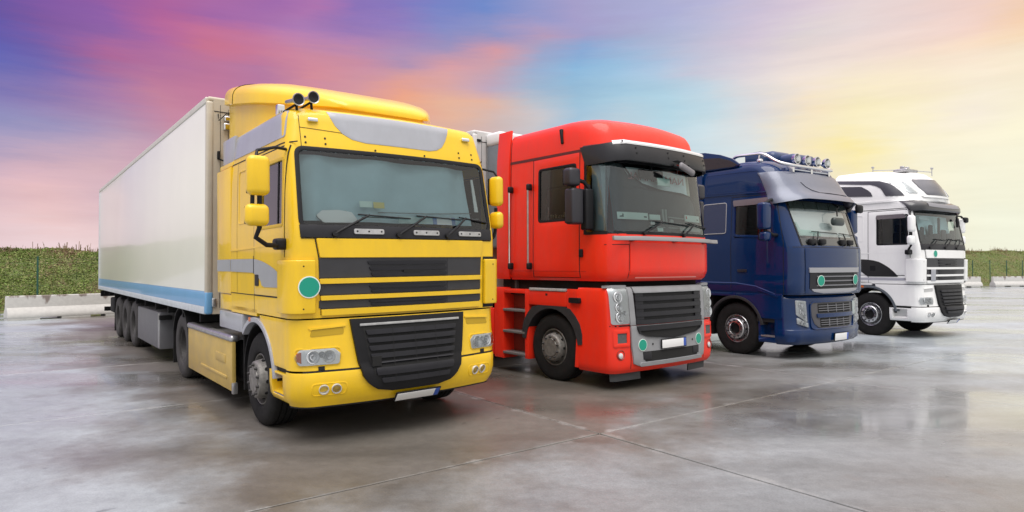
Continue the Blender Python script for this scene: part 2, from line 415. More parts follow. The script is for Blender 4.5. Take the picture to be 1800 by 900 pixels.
def glass_mat(name, tint, refl=1.0, rough=0.02):
    if name in MATS: return MATS[name]
    m = bpy.data.materials.new(name); m.use_nodes = True
    nt = m.node_tree; N, L = nt.nodes, nt.links
    N.clear()
    tr = N.new('ShaderNodeBsdfTransparent'); tr.inputs[0].default_value = (*tint, 1)
    gl = N.new('ShaderNodeBsdfGlossy'); gl.inputs['Roughness'].default_value = rough
    fr = N.new('ShaderNodeFresnel'); fr.inputs['IOR'].default_value = 1.52
    mu = N.new('ShaderNodeMath'); mu.operation = 'MULTIPLY_ADD'; mu.inputs[1].default_value = 1.25 * refl; mu.inputs[2].default_value = 0.02 * refl
    mu.use_clamp = True
    L.new(fr.outputs[0], mu.inputs[0])
    mx = N.new('ShaderNodeMixShader')
    L.new(mu.outputs[0], mx.inputs[0]); L.new(tr.outputs[0], mx.inputs[1]); L.new(gl.outputs[0], mx.inputs[2])
    o = N.new('ShaderNodeOutputMaterial'); L.new(mx.outputs[0], o.inputs['Surface'])
    MATS[name] = m
    return m

def paint(name, col, rough=0.42, coat=0.7, noise=0.05, rvar=0.06, grime=.055):
    return mat(name, col, rough=max(rough, .42), coat=coat, noise=noise, nscale=2.2, rvar=rvar, spec=.3, coat_rough=.06, grime=grime)

BLACK_PL = mat('black plastic', (0.009, 0.009, 0.0105), 0.5, spec=.28, noise=0.25, nscale=5, bump=0.08, bscale=200)
GREY_PL = mat('charcoal plastic', (0.019, 0.019, 0.023), 0.45, spec=.3, noise=0.2, nscale=5)
SEAM = mat('seam shadow rubber', (0.008, 0.008, 0.008), 0.8)
RUBBER = mat('tyre rubber', (0.014, 0.0135, 0.013), 0.8, spec=.25, noise=0.4, nscale=9, bump=0.25, bscale=70)
RUBBER_DUSTY = mat('dusty tyre rubber', (0.045, 0.042, 0.040), 0.85, noise=0.4, nscale=9, bump=0.25, bscale=70)
STEEL_RIM = mat('grey painted rim', (0.23, 0.22, 0.20), 0.5, 0.35, noise=0.45, nscale=14)
ALLOY = mat('polished alloy rim', (0.62, 0.62, 0.63), 0.22, 0.95, noise=0.2, nscale=10)
DARKRIM = mat('brake dust rim', (0.05, 0.047, 0.045), 0.6, 0.3, noise=0.4, nscale=14)
CHROME = mat('chrome', (0.80, 0.80, 0.80), 0.12, 1.0)
ALU = mat('brushed aluminium', (0.50, 0.50, 0.50), 0.34, 0.85, noise=0.25, nscale=12)
CHASSIS = mat('chassis paint', (0.012, 0.012, 0.0125), 0.7, spec=.2, noise=0.5, nscale=6)
INTERIOR = mat('cab interior', (0.035, 0.036, 0.038), 0.8)
DASH = mat('dashboard plastic', (0.06, 0.065, 0.07), 0.6)
SILVER_P = paint('silver grey paint', (0.36, 0.37, 0.40), 0.36, 0.5)
PLATE_W = mat('plate white', (0.80, 0.80, 0.79), 0.4)
PLATE_B = mat('plate blue', (0.03, 0.09, 0.42), 0.4)
STICK_W = mat('white rim of sticker', (0.78, 0.85, 0.80), 0.45)
STICK_G = mat('teal green sticker', (0.006, 0.30, 0.20), 0.45)
PAPER = mat('white paper', (0.78, 0.80, 0.78), 0.7)
PAPER_G = mat('pale green card', (0.60, 0.74, 0.68), 0.7)
LENS = glass_mat('lamp glass', (0.93, 0.95, 0.95), 1.3)
REFLECTOR = mat('lamp reflector', (0.74, 0.76, 0.77), 0.28, 0.45)
BULB = mat('lamp bulb', (0.58, 0.60, 0.62), 0.25, 0.4)
ORANGE = mat('amber lens', (0.60, 0.14, 0.02), 0.3, coat=0.5)
MIRROR_GL = mat('mirror glass', (0.75, 0.77, 0.80), 0.03, 1.0)

BODYCOL = {'yellow paint': (0.84, 0.53, 0.010), 'white paint': (0.85, 0.85, 0.83), 'red paint': (0.86, 0.028, 0.008), 'blue paint': (0.0016, 0.021, 0.088)}

# ------------------------------------------------------------------ curved cab surfaces
class Surf:
    """truck-local skin: x across the front, y backwards, z up.
    rings: (z, front y at the middle, side inset, corner radius x, corner radius y, bow)"""
    def __init__(s, rings, W=2.49):
        s.R = sorted(rings); s.W = W
    def par(s, z):
        R = s.R
        if z <= R[0][0]: return R[0][1:]
        if z >= R[-1][0]: return R[-1][1:]
        for a, b in zip(R, R[1:]):
            if a[0] <= z <= b[0]:
                t = (z - a[0]) / (b[0] - a[0]) if b[0] > a[0] else 0
                return tuple(a[i] + (b[i] - a[i]) * t for i in range(1, 6))
    def P(s, col, z):
        vf, ins, ru, rv, bow = s.par(z)
        W = s.W; half = W / 2 - ins - ru
        k, t = col
        if k == 'L': return Vector((ins, max(t, vf + bow + rv), z))
        if k == 'R': return Vector((W - ins, max(t, vf + bow + rv), z))
        if k == 'F': return Vector((W / 2 + t * half, vf + bow * t * t, z))
        th = t * PI / 2
        x = ins + ru - ru * math.cos(th); y = vf + bow + rv - rv * math.sin(th)
        return Vector((x if k == 'CL' else W - x, y, z))
    def front(s, u, z):
        vf, ins, ru, rv, bow = s.par(z)
        c = abs(u - s.W / 2); half = s.W / 2 - ins - ru
        if c <= half: return vf + bow * (c / half) ** 2
        t = min((c - half) / ru, 0.995)
        return vf + bow + rv * (1 - math.sqrt(1 - t * t))
    def side(s, v, z):
        vf, ins, ru, rv, bow = s.par(z)
        y0 = vf + bow + rv
        if v >= y0: return ins
        t = min((y0 - v) / rv, 0.995)
        return ins + ru * (1 - math.sqrt(1 - t * t))
    def fpt(s, u, z, off=0.0):
        e = 0.004
        gu = (s.front(u + e, z) - s.front(u - e, z)) / (2 * e); gz = (s.front(u, z + e) - s.front(u, z - e)) / (2 * e)
        n = Vector((gu, -1, gz)).normalized()
        return Vector((u, s.front(u, z), z)) + n * off
    def spt(s, v, z, off=0.0, right=False):
        e = 0.004
        gv = (s.side(v + e, z) - s.side(v - e, z)) / (2 * e); gz = (s.side(v, z + e) - s.side(v, z - e)) / (2 * e)
        n = Vector((-1, gv, gz)).normalized()
        p = Vector((s.side(v, z), v, z)) + n * off
        if right: p.x = s.W - p.x
        return p

def frange(a, b, step):
    n = max(1, int(math.ceil(abs(b - a) / step - 1e-6)))
    return [a + (b - a) * i / n for i in range(n + 1)]

def merge(*lists):
    o = []
    for l in lists:
        for x in l:
            if all(abs(x - y) > 1e-4 for y in o): o.append(x)
    return sorted(o)

def rpoly(pts, r, k=4):
    """polygon with rounded corners; r may be one number or one per corner"""
    n = len(pts); out = []
    for i in range(n):
        p = Vector(pts[i]); a = Vector(pts[i - 1]); b = Vector(pts[(i + 1) % n])
        rr = r[i] if isinstance(r, (list, tuple)) else r
        if rr <= 1e-5: out.append(p); continue
        da = (a - p); db = (b - p)
        ang = da.angle(db); t = min(rr / max(math.tan(ang / 2), 1e-3), da.length * 0.48, db.length * 0.48)
        p0 = p + da.normalized() * t; p1 = p + db.normalized() * t
        for j in range(k + 1):
            q = j / k
            out.append(p0 * (1 - q) ** 2 + p * 2 * q * (1 - q) + p1 * q * q)
    return out

def scan(poly, n=8, dz=0.07):
    """rows of (a, z) covering a polygon that is one span wide at every z"""
    pts = [Vector(p) for p in poly]
    zs = merge([p[1] for p in pts]); zz = [zs[0]]
    for a, b in zip(zs, zs[1:]):
        m = max(1, int(math.ceil((b - a) / dz)))
        zz += [a + (b - a) * i / m for i in range(1, m + 1)]
    rows = []
    for z in zz:
        zc = min(max(z, zs[0] + 1e-5), zs[-1] - 1e-5); xs = []
        for i in range(len(pts)):
            a, b = pts[i - 1], pts[i]
            if (a[1] - zc) * (b[1] - zc) <= 0 and abs(a[1] - b[1]) > 1e-9:
                xs.append(a[0] + (b[0] - a[0]) * (zc - a[1]) / (b[1] - a[1]))
        lo, hi = min(xs), max(xs)
        rows.append([(lo + (hi - lo) * j / n, z) for j in range(n + 1)])
    return rows

def skin_patch(mb, rows3, back3=None):
    """front grid plus a rim to the back grid's border"""
    mb.grid(rows3)
    if back3:
        def border(g):
            return g[0] + [r[-1] for r in g[1:]] + g[-1][-2::-1] + [r[0] for r in g[-2:0:-1]]
        a, b = border(rows3), border(back3)
        mb.grid([a, b], closed=True)

def front_panel(S, poly, off=0.01, depth=0.03, n=10, dz=0.07, mb=None):
    mb = mb or MB(); rows = scan(poly, n, dz)
    skin_patch(mb, [[S.fpt(u, z, off) for u, z in r] for r in rows], [[S.fpt(u, z, off - depth) for u, z in r] for r in rows] if depth else None)
    return mb

def side_panel(S, poly, off=0.008, depth=0.03, n=8, dz=0.09, mb=None, right=False):
    mb = mb or MB(); rows = scan(poly, n, dz)
    skin_patch(mb, [[S.spt(v, z, off, right) for v, z in r] for r in rows], [[S.spt(v, z, off - depth, right) for v, z in r] for r in rows] if depth else None)
    return mb

def rect(a0, a1, z0, z1): return [(a0, z0), (a1, z0), (a1, z1), (a0, z1)]

def densify(a, b, step=.10):
    A, B = [], []
    for i in range(len(a)):
        p, q, r, s_ = Vector(a[i]), Vector(a[(i + 1) % len(a)]), Vector(b[i]), Vector(b[(i + 1) % len(a)])
        m = max(1, int((q - p).length / step))
        for j in range(m): A.append(p + (q - p) * j / m); B.append(r + (s_ - r) * j / m)
    return A, B

def ring_panel(fpt, poly_out, poly_in, off, depth, mb=None):
    """frame between two outlines with the same number of points"""
    mb = mb or MB(); poly_out, poly_in = densify(poly_out, poly_in)
    o = [fpt(p[0], p[1], off) for p in poly_out]; i = [fpt(p[0], p[1], off) for p in poly_in]
    ob = [fpt(p[0], p[1], off - depth) for p in poly_out]; ib = [fpt(p[0], p[1], off - depth) for p in poly_in]
    mb.grid([ob, o, i, ib], closed=True)
    return mb

def frame_of(poly, r, t, k=5, r_in=None):
    """outline and the same outline moved inwards by t (for a rectangle-like polygon)"""
    pts = [Vector(p) for p in poly]; n = len(pts); c = sum(pts, Vector((0, 0))) / n
    inn = []
    for i in range(n):
        p, a, b = pts[i], pts[i - 1], pts[(i + 1) % n]
        da = (p - a).normalized(); db = (b - p).normalized()
        na = Vector((-da.y, da.x)); nb = Vector((-db.y, db.x))
        if na.dot(c - p) < 0: na = -na
        if nb.dot(c - p) < 0: nb = -nb
        bis = (na + nb); bis = bis / max(1e-6, bis.dot(na))
        inn.append(p + bis * t)
    return rpoly(pts, r, k), rpoly(inn, max(r - t, 0.005) if r_in is None else r_in, k)

def cab_shell(S, zs, side_v, right_v=None, skip=None, nf=14, ncn=7, top=True, mb=None, cols=None):
    """the painted skin; skip(kind, t, z) -> True leaves the cell open"""
    mb = mb or MB()
    if cols is None:
        cols = [('L', v) for v in sorted(side_v, reverse=True)] + [('CL', (i + 1) / ncn) for i in range(ncn)]
        cols += [('F', -1 + 2 * (i + 1) / nf) for i in range(nf)]
        cols += [('CR', 1 - (i + 1) / ncn) for i in range(ncn)] + [('R', v) for v in sorted(right_v or side_v)]
    rows = [[S.P(c, z) for c in cols] for z in zs]
    def sk(i, j):
        if not skip: return False
        a, b = cols[j], cols[j + 1]
        zm = (zs[i] + zs[i + 1]) / 2
        if a[0] == b[0]: return skip(a[0], (a[1] + b[1]) / 2, zm)
        return skip(b[0], b[1] * 0.5, zm) if b[0] in ('CL',) else skip(b[0], (a[1] + b[1]) / 2 if b[0] != 'F' else -0.99, zm)
    mb.grid(rows, skip=sk)
    return mb

def seam_front(S, pts, w=0.010, off=0.0025, mb=None):
    """narrow dark joint running over the front skin"""
    mb = mb or MB()
    for a, b in zip(pts, pts[1:]):
        a, b = Vector(a), Vector(b); d = (b - a); nrm = Vector((-d.y, d.x)).normalized() * w / 2
        m = max(1, int(d.length / 0.06)); rows = []
        for s_ in (-1, 1):
            rows.append([S.fpt(*(a + d * i / m + nrm * s_), off) for i in range(m + 1)])
        mb.grid(rows)
    return mb

def seam_side(S, pts, w=0.010, off=0.0025, mb=None, right=False):
    mb = mb or MB()
    for a, b in zip(pts, pts[1:]):
        a, b = Vector(a), Vector(b); d = (b - a); nrm = Vector((-d.y, d.x)).normalized() * w / 2
        m = max(1, int(d.length / 0.08)); rows = []
        for s_ in (-1, 1):
            rows.append([S.spt(*(a + d * i / m + nrm * s_), off, right) for i in range(m + 1)])
        mb.grid(rows)
    return mb

def door_skin(S, poly, hole, off=0.006, depth=0.02, right=False, mb=None):
    """door panel (rect-like outline) with a window hole; both are (v0, v1, z0, z1)"""
    mb = mb or MB()
    v0, v1, z0, z1 = poly; a0, a1, b0, b1 = hole
    vs = merge(frange(v0, a0, .12), frange(a0, a1, .12), frange(a1, v1, .12)); zs = merge(frange(z0, b0, .12), frange(b0, b1, .12), frange(b1, z1, .12))
    rows = [[S.spt(v, z, off, right) for v in vs] for z in zs]
    mb.grid(rows, skip=lambda i, j: a0 - 1e-4 < (vs[j] + vs[j + 1]) / 2 < a1 + 1e-4 and b0 - 1e-4 < (zs[i] + zs[i + 1]) / 2 < b1 + 1e-4)
    def loop(A0, A1, B0, B1):
        return [(v, B0) for v in vs if A0 - 1e-4 <= v <= A1 + 1e-4] + [(A1, z) for z in zs if B0 + 1e-4 < z < B1 - 1e-4] + \
               [(v, B1) for v in reversed(vs) if A0 - 1e-4 <= v <= A1 + 1e-4] + [(A0, z) for z in reversed(zs) if B0 + 1e-4 < z < B1 - 1e-4]
    for q in ((v0, v1, z0, z1), hole):
        lp = loop(*q)
        mb.grid([[S.spt(v, z, off, right) for v, z in lp], [S.spt(v, z, off - depth, right) for v, z in lp]], closed=True)
    return mb

# ------------------------------------------------------------------ wheels
WHEEL_MESH = {}
def wheel(parent, kind, x, y, r=0.525, right=False, width=0.31, dusty=False):
    """kind: steer | chrome | drive ; outer face at x, hub axis along x"""
    key = (kind, r, width, dusty)
    sgn = 1 if right else -1
    if key not in WHEEL_MESH:
        parts = []
        rr = r / 0.525
        t = MB()
        w = width
        pr = [(0.285, 0.045), (0.292, 0.012), (0.305, 0.0), (0.345, -0.004), (0.40, -0.010), (0.455, -0.008), (0.485, 0.004), (0.507, 0.022), (0.522, 0.038)]
        gr = []
        for g in (0.09, 0.155, 0.22):
            gr += [(0.525, g - 0.010), (0.510, g - 0.006), (0.510, g + 0.006), (0.525, g + 0.010)]
        back = [(a, w - b) for a, b in pr[::-1]]
        t.lathe([(a * rr, b) for a, b in pr + gr + back], (0, 0, 0), (1, 0, 0), 64)
        parts.append(('tyre', t, RUBBER_DUSTY if dusty else RUBBER))
        m = MB()
        if kind == 'drive':
            m.lathe([(0.288, 0.040), (0.280, 0.030), (0.270, 0.035), (0.262, 0.060), (0.250, 0.12), (0.225, 0.165), (0.19, 0.175), (0.135, 0.170), (0.130, 0.12), (0.120, 0.09), (0.10, 0.082), (0.0, 0.08)], (0, 0, 0), (1, 0, 0), 40)
            face, pcd = 0.168, 0.165
        else:
            m.lathe([(0.290, 0.045), (0.288, 0.018), (0.280, 0.010), (0.272, 0.014), (0.266, 0.045), (0.258, 0.085), (0.240, 0.080), (0.225, 0.040), (0.216, -0.015), (0.205, -0.050), (0.190, -0.062)] +
                    ([(0.125, -0.062), (0.115, -0.045), (0.108, 0.02), (0.0, 0.02)] if kind == 'chrome' else [(0.145, -0.062), (0.140, -0.072), (0.10, -0.074), (0.0, -0.074)]), (0, 0, 0), (1, 0, 0), 48)
            face, pcd = -0.062, 0.168
        parts.append(('rim', m, (ALLOY if kind == 'chrome' else DARKRIM if kind == 'drive' else STEEL_RIM)))
        h = MB()
        for i in range(10):
            a = 2 * PI * (i + .5) / 10
            c = Vector((face, pcd * math.cos(a), pcd * math.sin(a)))
            h.lathe([(0.0, -0.030), (0.010, -0.029), (0.016, -0.022), (0.017, -0.004), (0.021, 0.0), (0.021, 0.003)], c, (1, 0, 0), 8)
        parts.append(('wheel_nuts', h, DARKRIM if kind != 'chrome' else GREY_PL))
        d = MB()
        for i in range(10):
            a = 2 * PI * i / 10
            if kind == 'drive':
                c = Vector((0.135, 0.236 * math.cos(a), 0.236 * math.sin(a))); ax = (0.75, -math.cos(a) * .6, -math.sin(a) * .6)
            else:
                c = Vector((0.020, 0.2225 * math.cos(a), 0.2225 * math.sin(a))); ax = (0.15, math.cos(a), math.sin(a))
            d.disc(c - Vector(ax).normalized() * 0.004, ax, 0.021, 0.010, 10)
        parts.append(('hand_holes', d, SEAM))
        if kind == 'chrome':
            hb = MB(); hb.lathe([(0.10, 0.03), (0.098, -0.005), (0.07, -0.02), (0.0, -0.022)], (0, 0, 0), (1, 0, 0), 24)
            parts.append(('hub', hb, CHASSIS))
        hold = [(nm, mb_.build(nm, mt, None, angle=40), ) for nm, mb_, mt in parts]
        for nm, o in hold: COL.objects.unlink(o)
        WHEEL_MESH[key] = hold
    e = empty('wheel', (x, y, r - 0.012), PI if right else 0, parent)
    for nm, o in WHEEL_MESH[key]:
        c = o.copy(); COL.objects.link(c); c.parent = e
    return e

def green_disc(parent, S, u, z, r, v=None, off=0.012, asp=1.0):
    m = MB(); p = S.fpt(u, z, off); n = (S.fpt(u, z, off + 0.1) - p).normalized()
    st = MB(); st.disc(p, n, r, 0.004, 28)
    o = st.build('round_sticker', STICK_W, parent)
    gi = MB(); gi.disc(p + n * 0.0035, n, r * 0.90, 0.003, 28)
    gi.build('green_disc', STICK_G, o)
    return o

def number_plate(parent, S, u0, u1, z0, z1, off, blue='right', frame=True):
    """plate hanging in front of the bumper, its blank face tilted with the skin"""
    c = S.fpt((u0 + u1) / 2, (z0 + z1) / 2, off); n = (S.fpt((u0 + u1) / 2, (z0 + z1) / 2, off + .1) - c).normalized()
    xa = Vector((0, 0, 1)).cross(n).normalized()
    if xa.x < 0: xa = -xa
    za = n.cross(xa)
    if za.z < 0: za = -za
    M = Matrix(((xa.x, -n.x, za.x, c.x), (xa.y, -n.y, za.y, c.y), (xa.z, -n.z, za.z, c.z), (0, 0, 0, 1)))
    hw, hh = (u1 - u0) / 2, (z1 - z0) / 2
    b = MB(); b.box(-hw - .012, hw + .012, 0.004, .02, -hh - .012, hh + .012, M)
    o = b.build('number_plate', BLACK_PL, parent, bevel=.003)
    w = MB(); bw = 0.11 * (u1 - u0)
    w.box(-hw, hw - bw, 0.0, .006, -hh, hh, M); w.build('plate_face', PLATE_W, o, bevel=.002)
    w = MB(); w.box(hw - bw, hw, 0.0, .006, -hh, hh, M); w.build('plate_band', PLATE_B, o, bevel=.002)
    return o

def wiper(parent, S, base, elbow, tip, r=0.011):
    m = MB(); f = lambda p, o: S.fpt(p[0], p[1], o)
    m.tube([f(base, .03), f(((base[0] + elbow[0]) / 2, (base[1] + elbow[1]) / 2), .055), f(elbow, .04)], [r * 1.5, r * 1.2, r], 7)
    L_ = Vector(tip) - Vector(elbow)
    pts = [Vector(elbow) - L_ * .25 + L_ * 1.25 * i / 6 for i in range(7)]
    m.tube([f(p, .022) for p in pts], r * .8, 6)
    m.disc(f(base, 0.0), (f(base, .1) - f(base, 0)), .03, .045, 12)
    return m.build('wiper', BLACK_PL, parent)

def mirror_box(parent, name, x0, x1, y0, y1, z0, z1, m, r=.05, yaw=0.0, back=True):
    c = Vector(((x0 + x1) / 2, (y0 + y1) / 2, 0)); M = Matrix.Translation(c) @ Matrix.Rotation(yaw, 4, 'Z') @ Matrix.Translation(-c)
    b = MB(); b.rbox(x0, x1, y0, y1, z0, z1, r, M, 4)
    o = b.build(name, m, parent, angle=60)
    if back:
        g = MB(); g.rbox(x0 + .015, x1 - .015, y1 - .01, y1 + .012, z0 + .02, z1 - .02, .02, M, 3)
        g.build('mirror_rim', BLACK_PL, o, angle=60)
        g = MB(); g.rbox(x0 + .03, x1 - .03, y1 + .008, y1 + .016, z0 + .035, z1 - .035, .01, M, 2)
        g.build('mirror_glass', MIRROR_GL, o)
    return o

def fabric(name, col, freq=16, rough=0.9):
    return mat(name, col, rough, noise=.08, nscale=3)

def curtain(parent, name, S, poly, inset, m, folds=9, amp=0.03, n=60, dz=.05):
    """hanging cloth a little behind the windscreen"""
    rows = scan(poly, n, dz); mb = MB(); g = []
    for r in rows:
        g.append([S.fpt(u, z, 0) + Vector((0, inset + amp * math.sin(u * folds * 2 * PI / 2.4 + 1.3 * math.sin(u * 2.3) + .8 * math.sin(z * 3 + u)) * (0.5 + .5 * math.sin(u * 3.1 + 1) ** 2), 0)) for u, z in r])
    mb.grid(g); mb.grid([[p + Vector((0, .004, 0)) for p in r] for r in g], flip=True)
    return mb.build(name, m, parent, weld=False, angle=180)

def cab_inside(parent, S, zdash, zroof, v_dash, v_back, seats=True, W=2.49):
    """dark floor, dashboard, back wall, seats and steering wheel seen through the panes"""
    b = MB(); b.box(.12, W - .12, .25, v_back, 1.30, 1.34); b.box(.10, W - .10, v_back - .05, v_back, 1.30, zroof); b.box(.12, W - .12, .45, v_back, zroof - .03, zroof)
    b.build('cab_interior', INTERIOR, parent)
    d = MB(); d.rbox(.16, W - .16, v_dash, v_dash + .50, zdash - .35, zdash, .09, None, 3)
    d.build('dashboard', DASH, parent, angle=60)
    if seats:
        for x in (.62, W - .62):
            s = MB(); s.rbox(x - .25, x + .25, 1.05, 1.55, 1.75, 1.95, .07); s.rbox(x - .23, x + .23, 1.45, 1.62, 1.9, 2.55, .07); s.rbox(x - .14, x + .14, 1.48, 1.60, 2.56, 2.76, .05)
            s.build('seat', INTERIOR, parent, angle=60)
        st = MB(); c = Vector((W - .62, v_dash + .62, zdash - .05)); ax = Vector((0, -.7, .7)).normalized()
        pts = [c + (Vector((1, 0, 0)) * math.cos(a) + ax.cross(Vector((1, 0, 0))) * math.sin(a)) * .23 for a in [i * 2 * PI / 24 for i in range(25)]]
        st.tube(pts, .016, 6, cap=False); st.tube([c + Vector((-.22, 0, 0)), c, c + Vector((.22, 0, 0))], .014, 6)
        st.build('steering_wheel', BLACK_PL, parent)

def chassis(parent, wb, y_end, y_axle=1.37, drive=True, tyre_r=.525, kind='steer', guard=True):
    """ladder frame, axles, fifth wheel, wheels of a two-axle tractor"""
    f = MB()
    for x in (.80, 1.60): f.box(x, x + .09, .55, y_end, .62, .88)
    for y in (.7, 2.6, 3.6, 4.6, y_end - .12): f.box(.80, 1.69, y, y + .09, .66, .84)
    f.box(.35, 2.14, y_axle - .07, y_axle + .07, .42, .56); f.box(.4, 2.09, y_axle + wb - .1, y_axle + wb + .1, .40, .62)
    f.rbox(1.0, 1.5, y_axle + wb - .22, y_axle + wb + .22, .32, .74, .15)
    f.box(.9, 1.6, .6, 2.2, .50, .98)
    f.build('chassis_frame', CHASSIS, parent, bevel=.006)
    fw = MB(); fw.lathe([(0, 1.08), (.42, 1.08), (.46, 1.06), (.46, 1.03), (.2, .9)], (1.245, y_axle + wb + .1, 0), (0, 0, 1), 24)
    fw.build('fifth_wheel', CHASSIS, parent)
    for side in (False, True):
        wheel(parent, kind, 2.44 if side else .05, y_axle, tyre_r, side)
        wheel(parent, 'drive', 2.46 if side else .03, y_axle + wb, tyre_r, side, dusty=True)
        # the inner twin tyre
        wheel(parent, 'drive', 2.12 if side else .37, y_axle + wb, tyre_r, side, dusty=True)

def arc_guard(x0, x1, yc, zc, r, a0, a1, t=.02, n=18, mb=None):
    mb = mb or MB(); rows = []
    for i in range(n + 1):
        a = math.radians(a0 + (a1 - a0) * i / n)
        c, s_ = math.cos(a), math.sin(a)
        rows.append([Vector((x0, yc + c * r, zc + s_ * r)), Vector((x1, yc + c * r, zc + s_ * r)), Vector((x1, yc + c * (r + t), zc + s_ * (r + t))), Vector((x0, yc + c * (r + t), zc + s_ * (r + t)))])
    mb.grid(rows, closed=True); mb.poly(rows[0]); mb.poly(rows[-1])
    return mb

# ------------------------------------------------------------------ long-nosed grille tractor (the yellow and the white truck)
def corner_patch(S, cols, zs, off, depth, mb=None):
    mb = mb or MB(); rows = [[S.P(c, z) for c in cols] for z in zs]
    def nrm(i, j):
        a = rows[i][min(j + 1, len(cols) - 1)] - rows[i][max(j - 1, 0)]
        b = rows[min(i + 1, len(zs) - 1)][j] - rows[max(i - 1, 0)][j]
        n = a.cross(b).normalized()
        return n if n.dot(rows[i][j] - Vector((S.W / 2, 1.6, zs[i]))) > 0 else -n
    R = range(len(zs)); C = range(len(cols))
    f = [[rows[i][j] + nrm(i, j) * off for j in C] for i in R]
    b = [[rows[i][j] + nrm(i, j) * (off - depth) for j in C] for i in R]
    skin_patch(mb, f, b)
    return mb

def mirrorpoly(p, W=2.49): return [(W - a, b) for a, b in p][::-1]

def lamp(parent, S, poly, off, bulbs, name='headlight', amber=None):
    """clear lens over a bright reflector with round bulbs"""
    bk = front_panel(S, poly, off - .012, .03, 8).build(name, REFLECTOR, parent)
    for (u, z, r) in bulbs:
        m = MB(); p = S.fpt(u, z, off - .012); n = (S.fpt(u, z, off + .1) - p).normalized()
        m.lathe([(0, .004), (r * .45, .012), (r * .55, .004), (r, .012), (r * 1.06, .008), (r * 1.06, -.004)], p, n, 20)
        m.build('bulb', BULB, bk)
    if amber:
        front_panel(S, amber, off - .009, .01, 3).build('turn_signal', ORANGE, bk)
    front_panel(S, poly, off, .006, 8).build('lens', LENS, bk)
    return bk

